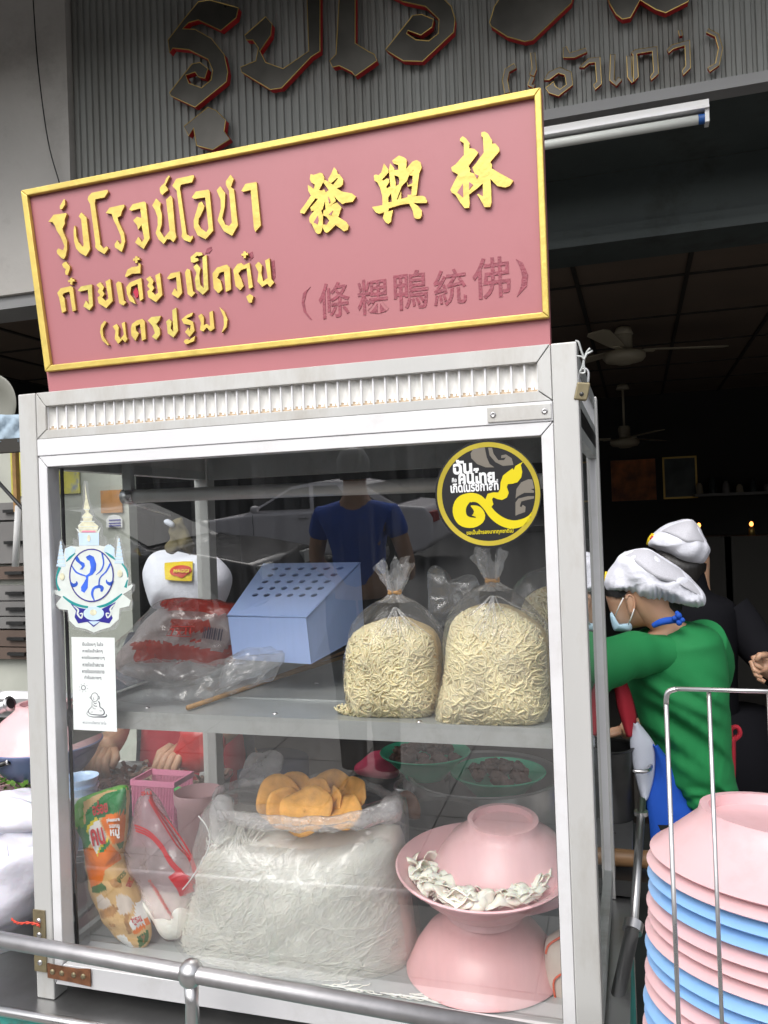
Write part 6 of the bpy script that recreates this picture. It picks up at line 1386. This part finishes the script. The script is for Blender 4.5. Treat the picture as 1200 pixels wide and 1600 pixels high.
# --- second cook behind her
SYK = 1.85
S2 = thing('person', 'cook in dark clothes with white netted cap standing behind the woman in green', 'person', (1.2, 1.9, 0))
hp = at(1105, 1260, SYK)
J = [(Vector((hp.x, SYK, .92)), (.15, .11)), (at(1100, 1100, SYK), (.14, .1)), (at(1090, 980, SYK), (.15, .1)), (at(1082, 925, SYK), (.06, .06)), (at(1072, 885, SYK), (.075, .085)), (at(1068, 850, SYK), (.08, .09)),
     (at(1140, 960, SYK), .06), (at(1190, 1020, SYK-.02), .048), (at(1215, 1050, SYK-.2), .038), (at(1192, 1040, SYK-.3), .03), (at(1186, 1034, SYK-.32), (.036, .02)),
     (at(1045, 960, SYK), .06), (at(1030, 1040, SYK), .045), (at(1020, 1090, SYK-.1), .035),
     (Vector((hp.x-.09, SYK, .8)), .1), (Vector((hp.x-.09, SYK, .48)), .07), (Vector((hp.x-.09, SYK, .08)), .045), (Vector((hp.x+.09, SYK, .8)), .1), (Vector((hp.x+.09, SYK, .48)), .07), (Vector((hp.x+.09, SYK, .08)), .045)]
Ed = [(0,1),(1,2),(2,3),(3,4),(4,5),(2,6),(6,7),(7,8),(8,9),(9,10),(2,11),(11,12),(12,13),(0,14),(14,15),(15,16),(0,17),(17,18),(18,19)]
body('body', J, Ed, S2, skin)
loft([(868, 1042, 1098, .55, -.02), (900, 1048, 1104, .6), (925, 1052, 1112, .7), (940, 1040, 1145, .9), (970, 1030, 1155, 1), (1060, 1038, 1152, 1), (1180, 1040, 1160, 1), (1300, 1028, 1172, 1.05), (1400, 1025, 1175, 1.1)], SYK, dark_c, 'shirt', S2, .14)
MB().tube([at(1138, 955, SYK), at(1180, 1005, SYK-.02), at(1215, 1046, SYK-.14), at(1212, 1050, SYK-.2)], [.075, .066, .056, .05], 20).build('sleeve', dark_c, S2, True)
for x in (-.09, .09): MB().tube([(hp.x+x, SYK, 1.0), (hp.x+x, SYK, .8), (hp.x+x, SYK, .1)], [.12, .125, .085], 20).build('trouser_leg', dark_c, S2, True)
hh = J[10][0]
for i, (ox_, oy_, L_) in enumerate(((-.004, .010, .045), (-.010, -.004, .052), (-.006, -.018, .05), (.002, -.030, .04))):
    b0 = hh+Vector((ox_, 0, oy_)); MB().tube([b0+Vector((.015, 0, .01)), b0+Vector((-.012, -.012, .002)), b0+Vector((-.006, -.026, -.016)), b0+Vector((.008, -.03, -.024))], [.0095, .009, .008, .0065], 8).build('finger', skin, S2, True)
MB().tube([hh+Vector((.02, -.012, .022)), hh+Vector((-.002, -.03, .024)), hh+Vector((-.012, -.034, .008))], [.0105, .0095, .007], 8).build('finger', skin, S2, True)
patch(Puff([(1020,850),(1098,870),(1100,900),(1085,925),(1050,920),(1028,890)], SYK-.01, .10), [(1024,860),(1098,872),(1100,900),(1084,924),(1050,918),(1028,890)], hair, 'hair', S2, .002)
C2O = [(1011,850),(1018,836),(1032,826),(1060,813),(1078,811),(1086,815),(1100,836),(1108,855),(1106,868),(1098,880),(1086,885),(1065,882),(1045,868),(1025,858)]
CP2 = Puff(C2O, SYK-.02, .12, n=2.1, bump=.010, bsc=24, seed=9); CP2.mesh(MB(), 18, 100).build('cap', capw, S2, True)
m = MB(); L_ = catmull([(1030,828),(1060,813.5),(1078,811.5),(1086,815.5),(1099,836),(1104,847),(1090,848),(1072,848),(1055,838),(1040,832)], 3)
m.grid([[CP2.px(1070+(x-1070)*k/5, 832+(y-832)*k/5, .009 if k < 5 else .001) for x, y in L_] for k in (.03, 1, 2, 3, 4, 5)], 0, True); m.build('cap_net', capnet, S2, True)
MB().tube([CP2.px(x, y, .001) for x, y in ((1013, 851), (1016, 842), (1021, 835))], .008, 8).build('cap_logo', logoy, S2, True); MB().tube([CP2.px(x, y, .006) for x, y in ((1017, 843), (1020, 838))], .005, 8).build('cap_logo', logor, S2, True)

# --- cook behind the cabinet, head bowed, working with both hands
TY = .98
T3 = thing('person', 'cook in white cap and red apron bowing over the food behind the cabinet', 'person', (-.2, TY, 0))
J = [(Vector((-.16, TY+.05, .93)), (.16, .11)), (at(300, 1120, TY+.03), (.15, .1)), (at(300, 1000, TY), (.15, .1)), (at(298, 965, TY-.03), (.06, .06)), (at(296, 940, TY-.06), (.07, .085)), (at(296, 900, TY-.05), (.085, .095)),
     (at(235, 1005, TY), .055), (at(195, 1085, TY-.02), .044), (at(180, 1150, TY-.20), .036), (at(170, 1168, TY-.28), .03), (at(162, 1172, TY-.31), (.042, .026)),
     (at(375, 1005, TY), .055), (at(400, 1090, TY-.02), .044), (at(340, 1150, TY-.20), .036), (at(300, 1166, TY-.28), .03), (at(285, 1168, TY-.31), (.042, .026)),
     (Vector((-.25, TY+.05, .8)), .1), (Vector((-.25, TY+.05, .48)), .07), (Vector((-.25, TY+.05, .08)), .045), (Vector((-.07, TY+.05, .8)), .1), (Vector((-.07, TY+.05, .48)), .07), (Vector((-.07, TY+.05, .08)), .045)]
Ed = [(0,1),(1,2),(2,3),(3,4),(4,5),(2,6),(6,7),(7,8),(8,9),(9,10),(2,11),(11,12),(12,13),(13,14),(14,15),(0,16),(16,17),(17,18),(0,19),(19,20),(20,21)]
body('body', J, Ed, T3, skin)
loft([(968, 280, 318, .5), (985, 240, 362, .9), (1015, 222, 385, 1), (1080, 228, 382, 1), (1160, 225, 390, 1), (1250, 220, 395, 1.05), (1330, 215, 400, 1.05)], TY, navy_c, 'shirt', T3, .13)
loft([(1010, 250, 350, .9), (1060, 240, 365, 1), (1150, 232, 385, 1), (1250, 228, 390, 1.04), (1330, 224, 396, 1.05)], TY-.012, red_c, 'apron', T3, .135)
for q in ((6, 7, 8), (11, 12, 13)): MB().tube([J[q[0]][0], J[q[1]][0], J[q[1]][0]*.55+J[q[2]][0]*.45], [.07, .058, .052], 20).build('sleeve', navy_c, T3, True)
for x in (-.25, -.07): MB().tube([(x, TY+.05, 1.0), (x, TY+.05, .8), (x, TY+.05, .1)], [.12, .12, .085], 20).build('trouser_leg', navy_c, T3, True)
for hand, s_ in ((J[10][0], 1), (J[15][0], -1)):
    for i, (o_, L_) in enumerate(((-.028, .05), (-.010, .058), (.008, .06), (.025, .052))):
        b0 = hand+Vector((o_, -.02, -.006)); MB().tube([b0+Vector((0, .02, .006)), b0+Vector((s_*.01, -L_*.4, -.008)), b0+Vector((s_*.016, -L_*.62, -.028)), b0+Vector((s_*.018, -L_*.5, -.045))], [.0115, .0105, .0095, .008], 8).build('finger', skin, T3, True)
    MB().tube([hand+Vector((s_*.03, 0, 0)), hand+Vector((s_*.05, -.02, -.012)), hand+Vector((s_*.05, -.04, -.03))], [.0125, .0115, .0085], 8).build('finger', skin, T3, True)
C3O = [(236,915),(232,890),(240,870),(252,860),(275,862),(300,868),(325,866),(345,880),(356,905),(350,935),(335,955),(310,962),(285,958),(262,955),(245,948)]
CP3 = Puff(C3O, TY-.06, .11, n=2.1, bump=.007, bsc=16, seed=5); CP3.mesh(MB(), 18, 100).build('cap', capw, T3, True)
patch(CP3, [(257,882),(262,879),(298,877),(301,882),(300,904),(296,908),(262,906),(258,902)], logoy, 'cap_logo', T3, .010)
patch(CP3, [(265,892),(272,885),(285,883),(297,886),(299,893),(290,899),(284,903),(276,900),(268,898)], logor, 'cap_logo', T3, .013)
lab(CP3, 'MAGGI', 283, 892, 6, 24, logoy, T3, .0, .017, .03)
P = Puff([(285,1150),(290,1136),(330,1132),(350,1150),(345,1185),(320,1205),(280,1200),(272,1175)], TY-.33, .03, n=2, bump=.01, bsc=26); tag(P.mesh(MB(), 10, 50).build('red_bag', mat('red_plastic', (.5, .03, .03), .3), None, True), 'red plastic bag held in the hands of the cook behind the cabinet', 'bag')
P = Puff([(263,866),(266,832),(272,814),(284,811),(293,828),(300,866),(284,858)], .62, .014, n=3, bump=.014, bsc=38); tag(P.mesh(MB(), 10, 50).build('khaki_cloth', mat('khaki_cloth', (.13, .105, .045), .8, 0, .2, 20), None, True), 'khaki cloth hanging on the tie rod above the white cap', 'cloth')
P = Puff([(256,814),(263,811),(272,818),(270,824),(260,820)], .6, .008, n=2); tag(P.mesh(MB(), 8, 30).build('white_knot', white_c, None, True), 'white cloth knot at the top of the khaki cloth', 'cloth')
# ---------------------------------------------------------------- the street behind the photographer (seen as reflections in the glass)
carglass = mat('car_glass', (.02, .022, .024), .3, spec=.25)
def car(x, y, paint, label, facing=1):
    zr_ = -.13; t = thing('parked_car', label, 'car', (x, y, zr_)); M_ = lambda X, Yy, Z: Vector((x+facing*X, y+Yy, zr_+Z))
    prof = [(-2.28,.38),(-2.3,.62),(-2.22,.78),(-1.6,.90),(-.85,.97),(.95,1.0),(1.75,1.03),(2.2,.98),(2.3,.8),(2.3,.42),(2.1,.28),(1.82,.26),(1.75,.45),(1.55,.62),(1.38,.66),(1.2,.62),(1.02,.45),(.95,.26),(-.95,.26),(-1.02,.45),(-1.2,.62),(-1.38,.66),(-1.55,.62),(-1.75,.45),(-1.82,.26),(-2.1,.28)]
    m = MB(); m.prism([M_(a, -.86, b) for a, b in prof], (0, 1.72, 0)); bevel(m.build('car_body', paint, t, 30), .05, 4)
    cab = [(-.95,.96),(-.1,1.40),(.25,1.45),(.75,1.44),(1.15,1.36),(1.75,1.02)]
    m = MB(); rows = []
    for s_, ins in ((-.84, 0), (-.80, .0), (.80, 0), (.84, 0)): rows.append([M_(a, (1 if s_ > 0 else -1)*(.83-max(0, b-1.)*.35)*(1 if abs(s_) > .82 else .99), b) for a, b in cab])
    m.prism([M_(a, -.83+max(0, b-1.)*.35, b) for a, b in cab], (0, .001, 0)); m.grid([[M_(a, s_*(.83-max(0, b-1.)*.35), b) for a, b in cab] for s_ in (-1, 1)]); m.prism([M_(a, .83-max(0, b-1.)*.35, b) for a, b in cab], (0, -.001, 0))
    m.build('cabin', paint, t, 30)
    for s_ in (-1, 1):
        for W_ in ([(-.72,1.03),(-.12,1.35),(.2,1.39),(.25,1.03)], [(.32,1.03),(.28,1.39),(.7,1.385),(.98,1.06),(.98,1.03)], [(1.03,1.05),(.8,1.36),(1.1,1.31),(1.42,1.08)]):
            MB().prism([M_(a, s_*(.836-max(0, b-1.)*.35), b) for a, b in W_], (0, s_*.004, 0)).build('window', carglass, t)
        for xx in (-.78, .28, 1.1): MB().box(*sorted((x+facing*xx-.004, x+facing*xx+.004))[:1], y+s_*.862-.002, zr_+.35, x+facing*xx+.004, y+s_*.862+.002, zr_+.96).build('door_seam', black, t)
        for xx in (.05, .88): MB().tube([M_(xx, s_*.88, .88), M_(xx+.15, s_*.885, .885)], .014, 8).build('door_handle', steel_p, t, True)
        for xx in (-1.38, 1.38):
            c = M_(xx, s_*.76, .315); Mx = Matrix.Rotation(s_*-math.pi/2, 3, 'X')
            wt = MB().lathe([(.19, .0), (.3, -.0), (.32, .02), (.32, .10), (.3, .12), (.2, .115)], c, 36, Mx).build('tyre', black, t, 40)
            rim_ = MB().lathe([(0, .09), (.04, .095), (.05, .085), (.18, .06), (.205, .11), (.2, .118)], c, 36, Mx)
            for k in range(9):
                a = k*2*math.pi/9; d = Vector((math.cos(a), 0, math.sin(a))); rim_.slab(c+d*.11+Vector((0, s_*.10, 0)), d*.09, d.cross(Vector((0, 1, 0)))*.012, (0, .006, 0))
            rim_.build('rim', steel_p, t, 40)
        MB().tube([M_(-.7, s_*.84, 1.02), M_(-.68, s_*.98, 1.06), M_(-.62, s_*.98, 1.06)], [.02, .07, .06], 12).build('wing_mirror', paint, t, True)
        MB().slab(M_(-2.25, s_*.6, .68), (.05, 0, 0), (0, .16, 0), (0, 0, .07)).build('headlight', tube_w, t); MB().slab(M_(2.28, s_*.62, .82), (.04, 0, 0), (0, .18, 0), (0, 0, .08)).build('tail_light', redside, t)
    MB().add([M_(-.93, -.76, 1.0), M_(-.93, .76, 1.0), M_(-.14, .66, 1.4), M_(-.14, -.66, 1.4)], [(0, 1, 2, 3)]).build('windscreen', carglass, t); MB().add([M_(1.17, -.66, 1.37), M_(1.17, .66, 1.37), M_(1.73, .76, 1.05), M_(1.73, -.76, 1.05)], [(0, 1, 2, 3)]).build('rear_window', carglass, t)
    return t
silver = mat('silver_paint', (.88, .85, .88), .35, .0, .03, 3, coat=.3); greyp = mat('dark_car_paint', (.07, .065, .065), .25, .3, .05, 3, coat=.7)
car(-4.4, -12.2, silver, 'silver saloon car parked across the street, mirrored in the front glass')
car(-5.2, -7.6, greyp, 'dark grey saloon car behind the photographer, mirrored at the left of the glass', -1)
MN = thing('person', 'man in a blue polo shirt standing in the street with his back to the cart', 'person', (-.46, -3.0, 0))
mx_, my_ = -.46, -3.0
J0 = [((mx_, my_, .83), (.15, .11)), ((mx_, my_, 1.05), (.14, .1)), ((mx_, my_, 1.28), (.17, .1)), ((mx_, my_, 1.36), (.07, .065)), ((mx_, my_-.01, 1.43), (.06, .065)), ((mx_-.005, my_-.02, 1.52), (.075, .09)), ((mx_, my_-.02, 1.58), (.06, .07)),
     ((mx_-.19, my_, 1.29), .06), ((mx_-.26, my_-.02, 1.03), .045), ((mx_-.2, my_-.2, .9), .034), ((mx_-.16, my_-.27, .88), (.035, .02)), ((mx_+.19, my_, 1.29), .06), ((mx_+.26, my_-.02, 1.03), .045), ((mx_+.22, my_-.2, .92), .034), ((mx_+.18, my_-.27, .91), (.035, .02)),
     ((mx_-.09, my_, .72), .09), ((mx_-.1, my_, .36), .062), ((mx_-.1, my_+.02, -.06), .042), ((mx_-.1, my_-.12, -.1), (.04, .03)), ((mx_+.09, my_, .72), .09), ((mx_+.1, my_, .36), .062), ((mx_+.1, my_+.02, -.06), .042), ((mx_+.1, my_-.12, -.1), (.04, .03))]
J = [((p[0], p[1], (p[2]+.13)*1.03), r_) for p, r_ in J0]
Ed = [(0,1),(1,2),(2,3),(3,4),(4,5),(5,6),(2,7),(7,8),(8,9),(9,10),(2,11),(11,12),(12,13),(13,14),(0,15),(15,16),(16,17),(17,18),(0,19),(19,20),(20,21),(21,22)]
body('body', J, Ed, MN, skin)
Js = [(Vector(J[i][0]), (J[i][1][0]*1.14, J[i][1][1]*1.18) if isinstance(J[i][1], tuple) else J[i][1]*1.25) for i in (0, 1, 2, 7, 8, 11, 12)]
Js[4] = (Js[3][0]*.4+Js[4][0]*.6, .062); Js[6] = (Js[5][0]*.4+Js[6][0]*.6, .062)
Js.append((Vector((mx_, my_, 1.56)), (.085, .08)))
body('polo_shirt', Js, [(0,1),(1,2),(2,3),(3,4),(2,5),(5,6),(2,7)], MN, mat('blue_polo', (.03, .1, .48), .85, 0, .08, 8))
for s_ in (-.095, .095): MB().tube([(mx_+s_*.9, my_, 1.0), (mx_+s_, my_, .85), (mx_+s_, my_, .5), (mx_+s_, my_+.02, .07)], [.115, .112, .085, .07], 20).build('trouser_leg', dark_c, MN, True)
MB().lathe([(.075, -.07), (.088, -.02), (.086, .04), (.06, .085), (0, .10)], (mx_-.005, my_-.012, 1.70), 24).build('hair', hair, MN, True)
# houses across the street
hf = mat('house_front', (.2, .19, .18), .85, 0, .15, 1.5, dirt=(.1, .1, .1), damt=.5, dsc=.8)
for i, (x0, x1, h_, lb) in enumerate(((-34, -14.1, 5.2, 'plain grey shophouse across the street, left of three'), (-14, .9, 6, 'tallest grey shophouse across the street opposite the cart'), (1, 24, 5, 'plain grey shophouse across the street, right of three'))):
    t = thing('shophouse', lb, 'shop', ((x0+x1)/2, -21, 0)); MB().box(x0, -30, 3.2, x1, -20, h_).build('front_wall', hf, t); MB().box(x0, -30, 0, x1, -21.6, 3.19).build('dark_shop', dwall, t)
    n_ = int((x1-x0)/4.6)
    for k in range(n_+1): xx = min(x0+k*4.6, x1-.4); MB().box(xx, -21.59, 0, xx+.4, -20, 3.19).build('pillar', hf, t)
    MB().box(x0, -19.99, 2.9, x1, -18.2, 3.05).build('awning', mat('awning_cloth', (.1, .12, .12), .8), t)
    for k in range(n_):
        for z in range(3, int(h_)-1, 3): MB().box(x0+k*4.6+1.2, -20.02, z, x0+k*4.6+3.4, -19.97, z+1.5).build('window', blackg, t)
